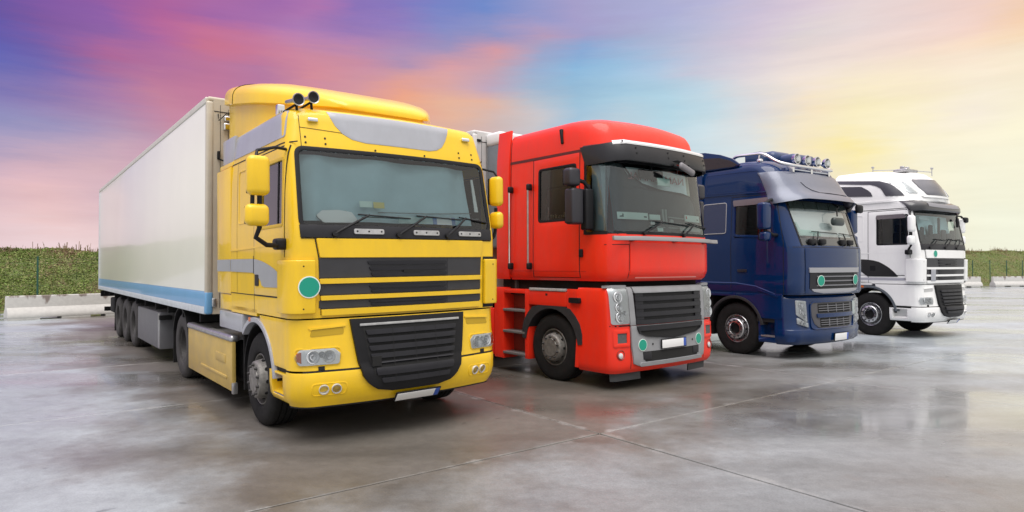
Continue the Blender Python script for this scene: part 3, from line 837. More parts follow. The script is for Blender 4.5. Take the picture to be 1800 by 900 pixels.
def xf_truck(label, loc, yaw, body, group, white=False, zscale=1.0):
    W = 2.49
    t = empty('tractor_truck', loc, yaw); t.scale = (1, 1, zscale)
    if not white: t.rotation_euler = (0, -.010, yaw)
    tag(t, label, 'truck', group)
    low = [(1.26, .10, 0, .10, .15, .07), (1.86, .085, 0, .10, .15, .07), (2.07, .09, 0, .09, .14, .07), (2.19, .11, 0, .09, .14, .07), (2.92, .25, .015, .09, .15, .08), (3.05, .275, .03, .10, .16, .08)]
    if white:
        S = Surf(low + [(3.17, .27, .03, .16, .25, .10), (3.22, .20, .02, .45, .45, .16), (3.40, .20, .03, .55, .50, .18), (3.60, .29, .06, .60, .55, .20), (3.78, .42, .11, .65, .6, .2), (3.92, .60, .20, .7, .7, .2), (4.02, .95, .34, .7, .7, .2), (4.06, 1.4, .60, .5, .5, .1)])
    else:
        S = Surf(low + [(3.355, .34, .07, .12, .2, .09), (3.41, .375, .10, .16, .22, .09), (3.44, .45, .17, .2, .25, .09), (3.45, .65, .35, .2, .25, .05)])
    vr = 2.33
    side_v = [.42, .62, .9, 1.15, 1.38, 1.7, 2.0, vr]
    zs = [1.26, 1.46, 1.7, 1.95, 2.10, 2.19, 2.4, 2.6, 2.8, 2.96, 3.0, 3.05]
    zs += ([3.17, 3.20, 3.22, 3.28, 3.36, 3.44, 3.52, 3.60, 3.69, 3.78, 3.85, 3.92, 3.97, 4.02, 4.06] if white else [3.12, 3.2, 3.28, 3.355, 3.385, 3.41, 3.425, 3.44, 3.45])
    dz = (1.46, 3.0); dv = (.37, 1.38); wh = (.42, 1.16, 2.19, 2.88)
    def skip(k, a, z):
        if k == 'F' and 2.10 < z < 2.96: return True
        if k in 'LR' and .37 < a < 1.38 and 1.46 < z < 3.0: return True
        return False
    sh = cab_shell(S, zs, side_v, skip=skip, nf=16)
    # roof lid and back wall
    zt = zs[-1]; vf, ins, ru, rv, bow = S.par(zt)
    sh.poly([S.P(('L', vr), zt)] + [S.P(('CL', i / 7), zt) for i in range(8)] + [S.P(('F', -1 + 2 * i / 8), zt) for i in range(9)] + [S.P(('CR', 1 - i / 7), zt) for i in range(8)] + [S.P(('R', vr), zt)])
    sh.poly([S.P(('L', vr), z) for z in zs] + [S.P(('R', vr), z) for z in reversed(zs)])
    cab = sh.build('cab_body', body, t, angle=50)
    cab_inside(t, S, 2.22, 3.0, .42, vr - .04, seats=True)

    # ---- windscreen
    glass = [(.118, 2.185), (W - .118, 2.185), (W - .13, 2.955), (.13, 2.955)]
    front_panel(S, rpoly(glass, .08), .002, .008, 14, .09).build('windscreen', glass_mat('windscreen glass', (.88, .95, .95) if not white else (.78, .93, .92)), t)
    o, i = frame_of([(.075, 2.15), (W - .075, 2.15), (W - .09, 3.0), (.09, 3.0)], .10, .045, 6)
    fr = ring_panel(S.fpt, o, i, .010, .03).build('windscreen_seal', BLACK_PL, t, bevel=.004)
    cow = front_panel(S, [(.085, 2.065), (W - .085, 2.065), (W - .08, 2.19), (.08, 2.19)], .012, .05, 12).build('cowl', GREY_PL, t, bevel=.006)
    # grab plates on the cowl
    if not white:
        for u in (.62, 1.30, 1.90):
            m = front_panel(S, rpoly(rect(u, u + .33, 2.10, 2.155), .02), .030, .018, 4).build('step_plate', ALU, cow, bevel=.004)
            d = MB()
            for q in (.035, .16, .30):
                p = S.fpt(u + q, 2.128, .029); d.disc(p, S.fpt(u + q, 2.128, .1) - p, .010, .004, 10)
            d.build('bolt_holes', SEAM, m)
    for a, b, c in (((.42, 2.10), (.80, 2.30), (1.28, 2.28)), ((1.12, 2.10), (1.48, 2.31), (1.95, 2.29)), ((1.74, 2.10), (2.02, 2.31), (2.36, 2.27))):
        wiper(t, S, a, b, c)
    # ---- what hangs behind the windscreen
    if not white:
        cm = fabric('grey green curtain', (.47, .63, .67))
        curtain(t, 'curtain', S, [(.15, 2.24), (W - .28, 2.24), (W - .28, 2.93), (.15, 2.93)], .13, cm, 4, .05)
        pole = MB(); pole.tube([S.fpt(.95, 2.36, -.07), S.fpt(1.6, 2.37, -.07), S.fpt(2.2, 2.40, -.07)], .006, 6); pole.tube([S.fpt(.75, 2.30, -.05), S.fpt(1.6, 2.30, -.05), S.fpt(2.3, 2.33, -.05)], .007, 6)
        pole.build('curtain_rail', ALU, t)
        strip = front_panel(S, [(2.255, 2.42), (2.31, 2.42), (2.285, 2.82), (2.255, 2.82)], -.06, .01, 3).build('curtain_strip', PAPER, t)
        st = front_panel(S, rect(.72, .86, 2.395, 2.46), -.012, .004, 3).build('windscreen_card', PAPER_G, t)
        st = front_panel(S, rect(.875, 1.0, 2.39, 2.455), -.012, .004, 3).build('windscreen_card', mat('yellow card', (.62, .56, .22), .6), t)
        front_panel(S, rpoly([(.34, 2.23), (.72, 2.235), (.64, 2.345), (.50, 2.365), (.33, 2.355), (.26, 2.30)], .03), -.045, .02, 6, .03).build('paper_stack', PAPER, t, bevel=.004)
        front_panel(S, rect(1.16, 1.60, 2.24, 2.315), -.03, .008, 4).build('windscreen_card', mat('teal card', (.42, .56, .54), .6), t)
        front_panel(S, rect(1.62, 1.86, 2.24, 2.32), -.03, .008, 4).build('windscreen_card', PAPER, t)
        for u in (1.60, 1.86):
            front_panel(S, rect(u, u + .05, 2.24, 2.325), -.026, .004, 2).build('windscreen_card', mat('blue card', (.18, .27, .48), .6), t)
        g = MB()
        for u in (.62, .69): g.rbox(u - .03, u + .03, .30, .36, 2.26, 2.36, .02)
        g.build('dash_bottle', mat('bottle green', (.12, .16, .15), .3), t, angle=60)
    else:
        bk = front_panel(S, rect(.16, W - .16, 2.30, 2.94), -.24, .02, 8).build('back_sheet', mat('pale glass backing', (.62, .88, .90), .8), t)  # pale sheet added for the bright see-through look of the glass
        dd = MB()
        for (u, w, z0, z1) in ((.25, .28, 2.2, 2.52), (.45, .12, 2.2, 2.60), (.62, .3, 2.2, 2.42), (.86, .16, 2.2, 2.66), (1.1, .25, 2.2, 2.46), (1.34, .06, 2.2, 2.85), (1.5, .22, 2.2, 2.56), (1.78, .3, 2.2, 2.48), (2.0, .2, 2.2, 2.56), (.15, 2.2, 2.14, 2.30)):
            dd.rbox(u, u + w, .30, .36, z0, z1, .03)
        dd.build('dashboard_clutter', DASH, t, angle=60)
        front_panel(S, rpoly([(.32, 2.78), (.75, 2.76), (.78, 2.84), (.55, 2.88), (.36, 2.87)], .04), -.05, .02, 6).build('sun_visor_flap', mat('pale flap', (.5, .62, .63), .7), t)
        g = MB(); g.rbox(2.02, 2.10, .16, .22, 2.62, 2.86, .03); g.rbox(2.08, 2.13, .16, .2, 2.68, 2.78, .02)
        g.build('wide_mirror', BLACK_PL, t, angle=60)

    # ---- front panel, vents and yellow bars
    hood = front_panel(S, rpoly([(.27, 1.865), (2.22, 1.865), (2.255, 2.055), (.235, 2.055)], .012), .022, .05, 14).build('front_flap', body, t, bevel=.006)
    vent_m = mat('vent plastic', (.035, .035, .039), .48, noise=.15)
    vb = front_panel(S, [(.29, 1.29), (2.20, 1.29), (2.235, 1.86), (.255, 1.86)], .006, .03, 12).build('upper_grille', vent_m, t)
    for (z0, z1, k) in ((1.655, 1.860, 0), (1.485, 1.60, 1), (1.35, 1.44, 2)):
        q = MB()
        n = 3 if k == 0 else 2
        for j in range(n):
            a = z0 + .012 + (z1 - z0 - .02) * j / n; b = a + (z1 - z0 - .02) / n * .62
            front_panel(S, rpoly([(.82 - .02 * j, a), (1.72, a), (1.72, b), (.79 - .02 * j, b)], .012), .024, .02, 6, mb=q)
        q.build('vent_rib', GREY_PL, vb, bevel=.005)
        if k == 0:
            front_panel(S, rect(1.17, 1.37, 1.70, 1.735), .026, .01, 4).build('badge_slot', SEAM, vb)
        front_panel(S, rect(.262, .80, z0 + .008, z1 - .008), .010, .01, 5).build('vent_pad', vent_m, vb)
        front_panel(S, rect(1.74, 2.222, z0 + .008, z1 - .008), .010, .01, 5).build('vent_pad', vent_m, vb)
    for z0, z1 in ((1.602, 1.653), (1.437, 1.482), (1.285, 1.345)):
        e = (z0 - 1.29) * .06
        front_panel(S, rpoly([(.285 - e, z0), (2.205 + e, z0), (2.208 + e, z1), (.282 - e, z1)], .008), .034, .05, 14).build('grille_bar', body, vb, bevel=.008)
    # seams of the front
    sm = MB()
    for q in (1, -1):
        f = lambda u: u if q > 0 else W - u
        seam_front(S, [(f(.225), 2.06), (f(.26), 1.86), (f(.285), 1.29)], .012, .003, sm)
    seam_front(S, [(.09, 2.058), (W - .09, 2.058)], .010, .003, sm)
    sm.build('panel_gap', SEAM, t)
    # corner deflectors
    for rr in (False, True):
        L_, C_ = ('R', 'CR') if rr else ('L', 'CL')
        s = -1 if rr else 1
        cols = [(L_, .46), (L_, .40), (L_, .34)] + [(C_, i / 8) for i in range(0, 9)] + [('F', s * (-1 + .035 * i)) for i in range(1, 4)]
        zz = frange(1.31, 1.84, .06)
        d = corner_patch(S, cols, zz, .050, .040).build('corner_deflector', body, t, bevel=.016, seg=3)
        sc = MB()
        for z in (1.36, 1.78):
            u = .10 if not rr else W - .10
            p = S.fpt(u, z, .049); sc.disc(p, S.fpt(u, z, .2) - p, .008, .003, 8)
        sc.build('screw', SEAM, d)
        bk = corner_patch(S, [(L_, .50)] + cols, [1.27, 1.5, 1.7, 1.87], .006, .004).build('deflector_backing', BLACK_PL if rr else body, t)
    if not white:
        cy = green_disc(t, S, .155, 1.575, .108, off=.052)
    else:
        green_disc(t, S, .62, 1.965, .085, off=.026)
        front_panel(S, rect(.42, .62, 1.33, 1.60), .040, .006, 4).build('grey_patch', SILVER_P, t, bevel=.003)

    # ---- bumper and headlight panels
    B = Surf([(.38, .05, .05, .24, .24, .10), (.46, -.01, .01, .26, .22, .13), (.56, -.035, 0, .26, .22, .13), (.70, -.035, 0, .26, .22, .13), (.735, -.02, .004, .25, .22, .13), (.76, .0, .006, .22, .2, .12), (1.0, .03, .006, .2, .2, .11), (1.25, .07, .006, .18, .2, .09)])
    b = MB(); cab_shell(B, [.38, .42, .46, .51, .56, .63, .70, .725], [.36], mb=b, ncn=9)
    b.build('bumper', body, t, angle=55)
    seam_front(B, [(.10, .735), (.4, .735), (1.245, .735), (2.1, .735), (2.39, .735)], .014, .001).build('panel_gap', SEAM, t)
    u = MB(); cab_shell(B, [.745, .80, .9, 1.0, 1.1, 1.2, 1.245], [.36], mb=u, ncn=8)
    up = u.build('headlight_panel', body, t, angle=55)
    # dark gap below the upper cab
    g = MB(); g.box(.30, W - .30, .20, .4, 1.2, 1.32); g.box(.06, W - .06, .40, 1.0, 1.20, 1.30); g.build('front_gap', SEAM, t)
    # lower grille
    gh = [(.56, 1.235), (.58, 1.08), (.622, .80), (.66, .66), (.715, .58), (.81, .52), (.97, .488)]
    gp = gh + [(W - a, z) for a, z in gh[::-1]]
    lg = front_panel(B, gp, .045, .08, 14, .06).build('lower_grille', BLACK_PL, t, bevel=.014, seg=3)
    gj = [(.68, 1.15), (.70, 1.02), (.735, .80), (.775, .66), (.85, .57)]
    gi = gj + [(W - a, z) for a, z in gj[::-1]]
    front_panel(B, gi, .0465, .004, 12, .06).build('grille_mesh', SEAM, lg)
    def gx(z):
        P_ = [(.57, .85), (.66, .775), (.80, .735), (1.02, .70), (1.15, .68)]
        for (a, x), (c, y) in zip(P_, P_[1:]):
            if a <= z <= c: return x + (y - x) * (z - a) / (c - a)
        return .68
    for i in range(7):
        z = .602 + i * .081
        x = gx(z) + .012
        pts = rpoly([(x + .02, z - .026), (W - x - .02, z - .026), (W - x, z + .024), (x, z + .024)], .014)
        front_panel(B, pts, .072, .03, 12).build('grille_slat', GREY_PL, lg, bevel=.010)
    sp = MB()
    for q in (.99, 1.245, 1.50): seam_front(B, [(q, .59), (q, 1.13)], .006, .0735, sp)
    sp.build('slat_joint', SEAM, lg)
    if not white:
        front_panel(B, rect(.65, W - .65, 1.155, 1.18), .062, .02, 12).build('chrome_strip', ALU, lg, bevel=.004)
        hk = MB(); p = B.fpt(.80, .80, .074); hk.box(p.x - .05, p.x + .05, p.y - .01, p.y + .02, .75, .85); hk.build('tow_hook_cover', SEAM, lg)
    # lamps
    for rr in (False, True):
        f = (lambda p: mirrorpoly(p)) if rr else (lambda p: p)
        hl = rpoly(f([(.07, .80), (.44, .80), (.46, .90), (.40, .955), (.08, .955), (.04, .88)]), .03)
        bul = [(.19, .877, .062), (.345, .877, .06), (.275, .90, .03)]
        bul = [(W - a, b_, c) for a, b_, c in bul] if rr else bul
        o2, i2 = frame_of(f([(.05, .785), (.455, .785), (.475, .97), (.03, .97)]), .05, .014, 5)
        ring_panel(B.fpt, o2, i2, .006, .02).build('headlight_surround', body, t, bevel=.003)
        lamp(t, B, hl, .016, bul, amber=None if white else f([(.055, .84), (.09, .82), (.09, .93), (.055, .92)]))
        sl = rpoly(f([(.16, 1.075), (.19, 1.145), (.50, 1.165), (.50, 1.09)]), .025)
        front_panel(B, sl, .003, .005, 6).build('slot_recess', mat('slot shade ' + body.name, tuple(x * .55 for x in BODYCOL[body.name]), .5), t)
        front_panel(B, rpoly(f([(.17, 1.145), (.52, 1.165), (.52, 1.185), (.15, 1.165)]), .008), .012, .02, 6).build('slot_lip', body, t, bevel=.006)
        u0 = .27 if not rr else W - .27
        front_panel(B, rect(u0 - .03, u0 + .03, .745 - .0, .785), .006, .01, 2).build('washer_jet', SEAM, t)
        o3, i3 = frame_of(f([(.17, .49), (.50, .49), (.52, .62), (.16, .62)]), .05, .012, 5)
        ring_panel(B.fpt, o3, i3, .004, .01).build('fog_lamp_surround', body, t, bevel=.003)
        for u0 in ((.285, .405) if not rr else (W - .285, W - .405)):
            p = B.fpt(u0, .555, .0); n = (B.fpt(u0, .555, .1) - p).normalized()
            m = MB(); m.lathe([(.050, -.01), (.050, .012), (.043, .012), (.038, -.006), (.0, -.012)], p, n, 20)
            fo = m.build('fog_lamp', REFLECTOR if not white else ALU, t)
            m = MB(); m.lathe([(.038, .006), (.022, .013), (0, .015)], p, n, 20); m.build('lens', LENS, fo)
    # bumper underside lip and plate
    ul = MB(); cab_shell(B, [.365, .38], [.36], mb=ul); ul.build('bumper_lip', BLACK_PL, t)
    if not white: number_plate(t, B, 1.02, 1.54, .375, .475, .055)
    else: number_plate(t, B, 1.06, 1.58, .35, .45, .055)

    # ---- sides
    yc, zc, ra = 1.37, .52, .64
    for rr in (False, True):
        X = (lambda x: W - x) if rr else (lambda x: x)
        arc = [(yc - math.sqrt(ra ** 2 - (z - zc) ** 2), z) for z in frange(.75, 1.135, .05)]
        pol = [(.36, .75)] + arc + [(1.22, 1.245), (.36, 1.245)]
        side_panel(B, pol, .001, .03, 6, .06, right=rr).build('side_panel', body, t, bevel=.006)
        sg = MB(); sg.box(min(X(.03), X(.3)), max(X(.03), X(.3)), .34, .86, .70, .76); sg.build('side_gap', SEAM, t)
        # lower corner with the step pocket
        st = door_skin(B, (.30, .875, .40, .70), (.46, .80, .455, .675), .0, .16, right=rr).build('step_housing', body, t, bevel=.008)
        pk = MB(); pk.box(min(X(.13), X(.17)), max(X(.13), X(.17)), .44, .82, .44, .69); pk.build('step_back', body, st)
        pk = MB(); pk.box(min(X(.02), X(.16)), max(X(.02), X(.16)), .462, .798, .452, .468); pk.build('step_tread', ALU, st)
        # door with its pane
        d = door_skin(S, (dv[0] + .008, dv[1] - .006, dz[0] + .008, dz[1] - .008), wh, .004, .03, right=rr).build('door', body, t, bevel=.004)
        wp = [(wh[0], wh[2]), (wh[1], wh[2]), (wh[1], wh[3]), (wh[0], wh[3])]
        fo, fi = frame_of([(wh[0] - .012, wh[2] - .012), (wh[1] + .012, wh[2] - .012), (wh[1] + .012, wh[3] + .012), (wh[0] - .012, wh[3] + .012)], .05, .035, 5)
        ring_panel(lambda a, z, of: S.spt(a, z, of, rr), fo, fi, .008, .03).build('window_seal', BLACK_PL if white else mat('seal trim ' + body.name, tuple(x * .75 for x in BODYCOL[body.name]), .4), d, bevel=.003)
        side_panel(S, wp, -.012, .006, 5, .12, right=rr).build('side_window', glass_mat('side glass', (.70, .78, .80), 1.2), d)
        wb = MB(); side_panel(S, rect(.585, .61, wh[2], wh[3]), -.004, .02, 2, right=rr, mb=wb); wb.build('window_bar', BLACK_PL, d)
        h = side_panel(S, rpoly(rect(1.20, 1.335, 1.565, 1.69), .02), .010, .012, 4, right=rr).build('door_handle', BLACK_PL, d, bevel=.004)
        hh = MB(); side_panel(S, rpoly(rect(1.20, 1.335, 1.615, 1.64), .008), .03, .012, 4, right=rr, mb=hh); hh.build('handle_grip', GREY_PL, h) if False else None
        # joints round the door and the sleeper panel
        sm = MB()
        seam_side(S, [(.37, 1.46), (1.38, 1.46), (1.38, 3.0), (.37, 3.0), (.37, 1.46)], .014, .002, sm, rr)
        seam_side(S, [(1.38, 1.46), (vr, 1.46)], .010, .003, sm, rr)
        seam_side(S, [(.30, 3.035), (vr, 3.035)], .014, .003, sm, rr)
        seam_side(S, [(1.38, 1.27), (1.38, 1.46)], .008, .003, sm, rr)
        seam_side(S, [(2.06, 1.46), (2.06, 3.03)], .007, .003, sm, rr)
        sm.build('panel_gap', SEAM, t)
        fo, fi = frame_of(rect(1.50, 2.0, 2.28, 2.92), .05, .016, 5)
        ring_panel(lambda a, z, of: S.spt(a, z, of, rr), fo, fi, .005, .006).build('sleeper_panel_rib', body, t, bevel=.002)
        # raised crease along the waist
        side_panel(S, rpoly([(.42, 2.00), (vr, 1.965), (vr, 1.985), (.42, 2.02)], .004), .006, .01, 10, right=rr).build('waist_crease', body, t, bevel=.003)
        # wheel-arch flare
        ar = SILVER_P if not white else mat('slate arch', (.10, .115, .13), .45)
        m = MB()
        x0, x1 = (-.012, .34) if not rr else (W - .34, W + .012)
        arc_guard(x0, x1, yc, zc, .635, 172, 46, .055, 24, m)
        fl = m.build('wheel_arch', ar, t, bevel=.006)
        m = MB(); m.box(min(X(-.01), X(.35)), max(X(-.01), X(.35)), 1.835, 2.87, 1.00, 1.215); m.build('arch_extension', ar, fl, bevel=.02)
        m = MB(); arc_guard(min(X(.05), X(.6)), max(X(.05), X(.6)), yc, zc, .60, 175, 5, .02, 20, m); m.build('inner_mudguard', CHASSIS, fl)
        m = MB(); m.box(min(X(.08), X(.45)), max(X(.08), X(.45)), 2.08, 2.11, .28, 1.0); m.build('mud_flap', RUBBER, t)
        m = MB(); m.box(min(X(-.018), X(.0)), max(X(-.018), X(.0)), 1.50, 1.57, 1.155, 1.20); m.build('side_marker', ORANGE, t, bevel=.004)
        # sill between door and arch
        side_panel(S, [(1.30, 1.225), (vr, 1.225), (vr, 1.30), (1.30, 1.30)], .0, .04, 6, right=rr).build('sill', body, t)
        # side extender behind the cab
        m = MB(); m.box(min(X(.0), X(.05)), max(X(.0), X(.05)), vr + .02, 3.0, 1.44, 3.02); ex = m.build('side_extender', body, t, bevel=.012)
        m = MB(); m.box(min(X(.012), X(.05)), max(X(.012), X(.05)), vr + .03, 2.9, 1.235, 1.43); m.build('extender_skirt', body, ex, bevel=.008)
        # mirrors
        if not rr:
            a = mirror_box(t, 'mirror', -.415, -.205, .12, .25, 2.455, 2.835, body, .055)
            c = mirror_box(t, 'mirror', -.43, -.21, .13, .26, 2.165, 2.375, body, .055)
            m = MB(); m.tube([(-.29, .20, 2.47), (-.29, .21, 2.15), (-.31, .26, 2.06), (-.20, .29, 1.99), (-.08, .34, 1.985), (.03, .40, 2.0)], .024, 8); _k = MB(); _k.tube([(-.355, .2, 2.47), (-.355, .21, 2.36)], .02, 8); _k.build('mirror_strut', BLACK_PL, t)
            m.rbox(-.10, .03, .32, .46, 1.945, 2.06, .03)
            m.build('mirror_arm', BLACK_PL, t, angle=60); m = MB()
            m.tube([(-.32, .2, 2.83), (-.30, .24, 2.895), (-.10, .32, 2.955), (.03, .40, 2.96)], .016, 7)
            m.build('mirror_arm', BLACK_PL, t, angle=60)
        else:
            a = mirror_box(t, 'mirror', W + .07, W + .19, .24, .42, 2.50, 2.87, body, .055, .35)
            c = mirror_box(t, 'mirror', W + .07, W + .19, .24, .42, 2.22, 2.43, body, .055, .35)
            m = MB(); m.tube([(W + .13, .34, 2.48), (W + .13, .36, 2.19), (W + .12, .38, 2.12), (W + .02, .42, 2.02), (W - .02, .44, 2.02)], .022, 8)
            m.build('mirror_arm', BLACK_PL, t, angle=60); m = MB()
            m.tube([(W + .13, .3, 2.86), (W + .10, .34, 2.93), (W - .03, .40, 2.96)], .014, 7)
            m.build('mirror_arm', BLACK_PL, t, angle=60)
    if not white:
        # silver stripes
        sp = rpoly([(2.33, 1.72), (1.62, 1.72), (1.40, 1.70), (1.20, 1.655), (1.13, 1.60), (1.15, 1.555), (.40, 1.565), (.40, 1.63), (.55, 1.71), (.80, 1.785), (1.10, 1.84), (1.40, 1.865), (2.33, 1.87)], .02)
        top = [(.40, 1.63), (.47, 1.675), (.55, 1.715), (.68, 1.755), (.80, 1.785), (.95, 1.815), (1.10, 1.84), (1.25, 1.855), (1.40, 1.865), (2.33, 1.87)]
        bot = [(.40, 1.565), (.55, 1.562), (.70, 1.56), (.85, 1.558), (1.0, 1.556), (1.10, 1.575), (1.13, 1.62), (1.25, 1.675), (1.42, 1.71), (2.33, 1.72)]
        m = MB(); m.grid([[S.spt(a, b_, .0075) for a, b_ in q] for q in (bot, [((x[0] + y[0]) / 2, (x[1] + y[1]) / 2) for x, y in zip(bot, top)], top)])
        m.grid([[Vector((-.004, 2.355, z)), Vector((-.004, 2.995, z))] for z in (1.72, 1.87)])
        m.build('silver_stripe', SILVER_P, t)
        dsh = MB(); seam_side(S, [(1.38, 1.70), (1.38, 1.9)], .022, .009, dsh); dsh.build('door_joint', SEAM, t)
        # silver band round the roof edge
        bd = [(.46, 3.10), (2.30, 3.10), (2.30, 3.385), (.60, 3.395), (.52, 3.38)]
        side_panel(S, rpoly(bd, [.03, .0, .0, .03, .03]), .006, .02, 10, .06).build('roof_band', SILVER_P, t, bevel=.004)
        side_panel(S, rpoly(bd, [.03, .0, .0, .03, .03]), .006, .02, 10, .06, right=True).build('roof_band', SILVER_P, t, bevel=.004)
        for q in (0, 1):
            x0, x1 = (.045, .10) if not q else (W - .10, W - .045)
            m = MB(); m.box(x0, x1, 2.32, 2.88, 3.09, 3.42); e_ = m.build('band_extension', SILVER_P, t, bevel=.03)
            m = MB(); m.box(x0 - .02, x1, 2.325, 2.94, 3.035, 3.088); m.build('band_foot', body, e_, bevel=.008)
        bp = [(.46, 3.40), (.49, 3.33), (.53, 3.25), (.60, 3.17), (.70, 3.115), (.85, 3.09), (1.64, 3.085), (1.74, 3.105), (1.82, 3.15), (1.88, 3.23), (1.92, 3.31), (1.96, 3.40)]
        front_panel(S, bp, .004, .01, 14, .05).build('brow_band', SILVER_P, t, bevel=.002)
        seam_front(S, [(.16, 3.20), (.62, 3.175)], .006, .003).build('panel_gap', SEAM, t)
        vs = MB(); seam_front(S, [(.165, 2.95), (.165, 3.39)], .006, .003, vs); vs.build('panel_gap', SEAM, t)
        for u in (.30, 2.19):
            p = S.fpt(u, 3.285, .01); m = MB(); m.rbox(p.x - .055, p.x + .055, p.y - .03, p.y + .03, p.z - .022, p.z + .022, .015); m.build('marker_lamp', CHROME, t, angle=60)
        d = MB()
        for (u, z) in ((.21, 3.10), (.21, 3.04), (.41, 3.10), (.41, 3.04), (.95, 3.02), (1.56, 3.02), (2.06, 3.11), (2.06, 3.05), (2.26, 3.11), (2.26, 3.05)):
            p = S.fpt(u, z, .001); d.disc(p, S.fpt(u, z, .2) - p, .011, .005, 8)
        d.build('bolt_holes', SEAM, t)
        # roof spoiler
        stn = [(.56, .46, .035), (.575, .52, .065), (.62, .58, .10), (.70, .645, .135), (.82, .72, .170), (1.0, .83, .21), (1.3, 1.0, .25), (1.7, 1.115, .29), (2.2, 1.145, .315), (2.7, 1.145, .325), (3.02, 1.14, .32), (3.10, 1.12, .295)]
        lip = lambda v: 3.50 + (v - .56) * .178
        rows = []
        for (v, w, h) in stn:
            row = [Vector((W / 2 - w + .03, v, lip(v)))]
            for i in range(21):
                a = PI * i / 20; c, s_ = math.cos(a), math.sin(a)
                row.append(Vector((W / 2 - w * math.copysign(abs(c) ** .42, c), v, lip(v) + .01 + h * abs(s_) ** .55)))
            row.append(Vector((W / 2 + w - .03, v, lip(v))))
            rows.append(row)
        m = MB(); m.grid(rows, closed=True); m.poly(rows[0]); m.poly(rows[-1])
        spl = m.build('roof_spoiler', body, t, angle=50)
        js = MB()
        js.tube([r_ + Vector((0, 0, .0)) for r_ in [Vector((W / 2 - 1.147 * math.copysign(abs(math.cos(PI * i / 20)) ** .42, math.cos(PI * i / 20)), 2.62, lip(2.62) + .011 + .326 * abs(math.sin(PI * i / 20)) ** .55)) for i in range(21)]], .005, 5)
        js.build('spoiler_joint', SEAM, spl)
        wl = MB(); sd = [(W / 2 - w + .07, v + .03) for v, w, h in stn[1:]]; sd = [(W - x, y) for x, y in sd[::-1]] + sd
        sd = sd[len(sd) // 2:][::-1] + [(W - x, y) for x, y in sd[len(sd) // 2:]]
        wl.grid([[Vector((x, y, 3.40)) for x, y in sd], [Vector((x, y, lip(y) + .02)) for x, y in sd]], closed=True)
        wl.build('spoiler_wall', body, spl)
        # twin air horns
        for u, v, z, tl in ((.165, .40, 3.485, .30), (.322, .40, 3.53, .20)):
            m = MB(); m.lathe([(.0, .02), (.028, .012), (.054, .004), (.063, -.003), (.066, .006), (.058, .020), (.035, .06), (.024, .12), (.020, tl), (.0, tl + .02)], (u, v, z), (-.08, 1, .10), 24)
            hn = m.build('air_horn', ALU, t, angle=50)
            m = MB(); m.lathe([(.0, .016), (.045, .005), (.053, .002)], (u, v, z), (-.08, 1, .10), 20); m.build('horn_mouth', SEAM, hn)
            m = MB(); m.tube([(u, v + .08, z - .02), (u + .01, v + .08, 3.37)], .014, 6); m.tube([(u - .02, v + .06, z - .05), (u - .07, v + .25, z - .09)], .012, 6); m.build('horn_bracket', CHASSIS, hn)
        m = MB(); m.box(.12, .20, .92, 1.0, 3.42, 3.54); m.build('roof_lamp', CHROME, t, bevel=.015)
        # chassis skirts, deck
        for rr in (False, True):
            X = (lambda x: W - x) if rr else (lambda x: x)
            m = MB(); m.box(min(X(.0), X(.05)), max(X(.0), X(.05)), 2.33, 4.78, .23, .845); sk = m.build('side_skirt', mat('dusty yellow paint', (.52, .36, .09), .5, coat=.15, noise=.25, nscale=3, rvar=.1), t, bevel=.012)
            m = MB(); m.box(min(X(-.012), X(.03)), max(X(-.012), X(.03)), 2.55, 3.95, .36, .40); m.box(min(X(-.010), X(.03)), max(X(-.010), X(.03)), 2.62, 3.1, .55, .66); m.build('skirt_rib', MATS['dusty yellow paint'], sk, bevel=.012)
            m = MB(); m.rbox(min(X(-.02), X(.10)), max(X(-.02), X(.10)), 2.32, 4.79, .84, .925, .035); m.build('skirt_rail', ALU, sk, angle=60)
            m = MB(); m.box(min(X(.0), X(.06)), max(X(.0), X(.06)), 2.29, 2.36, .20, .34); m.build('skirt_step', ALU, sk, bevel=.01)
            m = MB(); m.box(min(X(.06), X(.75)), max(X(.06), X(.75)), 2.34, 4.7, .86, .90); m.build('deck_plate', ALU, t)
            m = MB(); m.rbox(min(X(.12), X(.72)), max(X(.12), X(.72)), 2.4, 4.6, .30, .84, .12); m.build('fuel_tank', CHASSIS, t, angle=60)
            m = MB(); m.tube([(X(.3), 2.5, .97), (X(.35), 2.7, 1.02), (X(.5), 2.9, .97), (X(.4), 3.4, .95), (X(.6), 3.7, .97)], .025, 7); m.build('air_hose', RUBBER, t)
            arc = MB(); arc_guard(min(X(.0), X(.62)), max(X(.0), X(.62)), 5.37, .525, .585, 160, 18, .018, 20, arc); arc.build('drive_mudguard', BLACK_PL, t)
            m = MB(); m.box(min(X(.02), X(.60)), max(X(.02), X(.60)), 6.02, 6.045, .16, .75); m.build('mud_flap', RUBBER, t)
            m = MB(); arc_guard(min(X(.30), X(.62)), max(X(.30), X(.62)), 5.37, .525, .50, 200, 150, .018, 6, m); m.build('mudguard_foot', BLACK_PL, t)
    chassis(t, 4.0 if not white else 3.9, 6.0, kind='chrome' if white else 'steer')
    return t, S, B

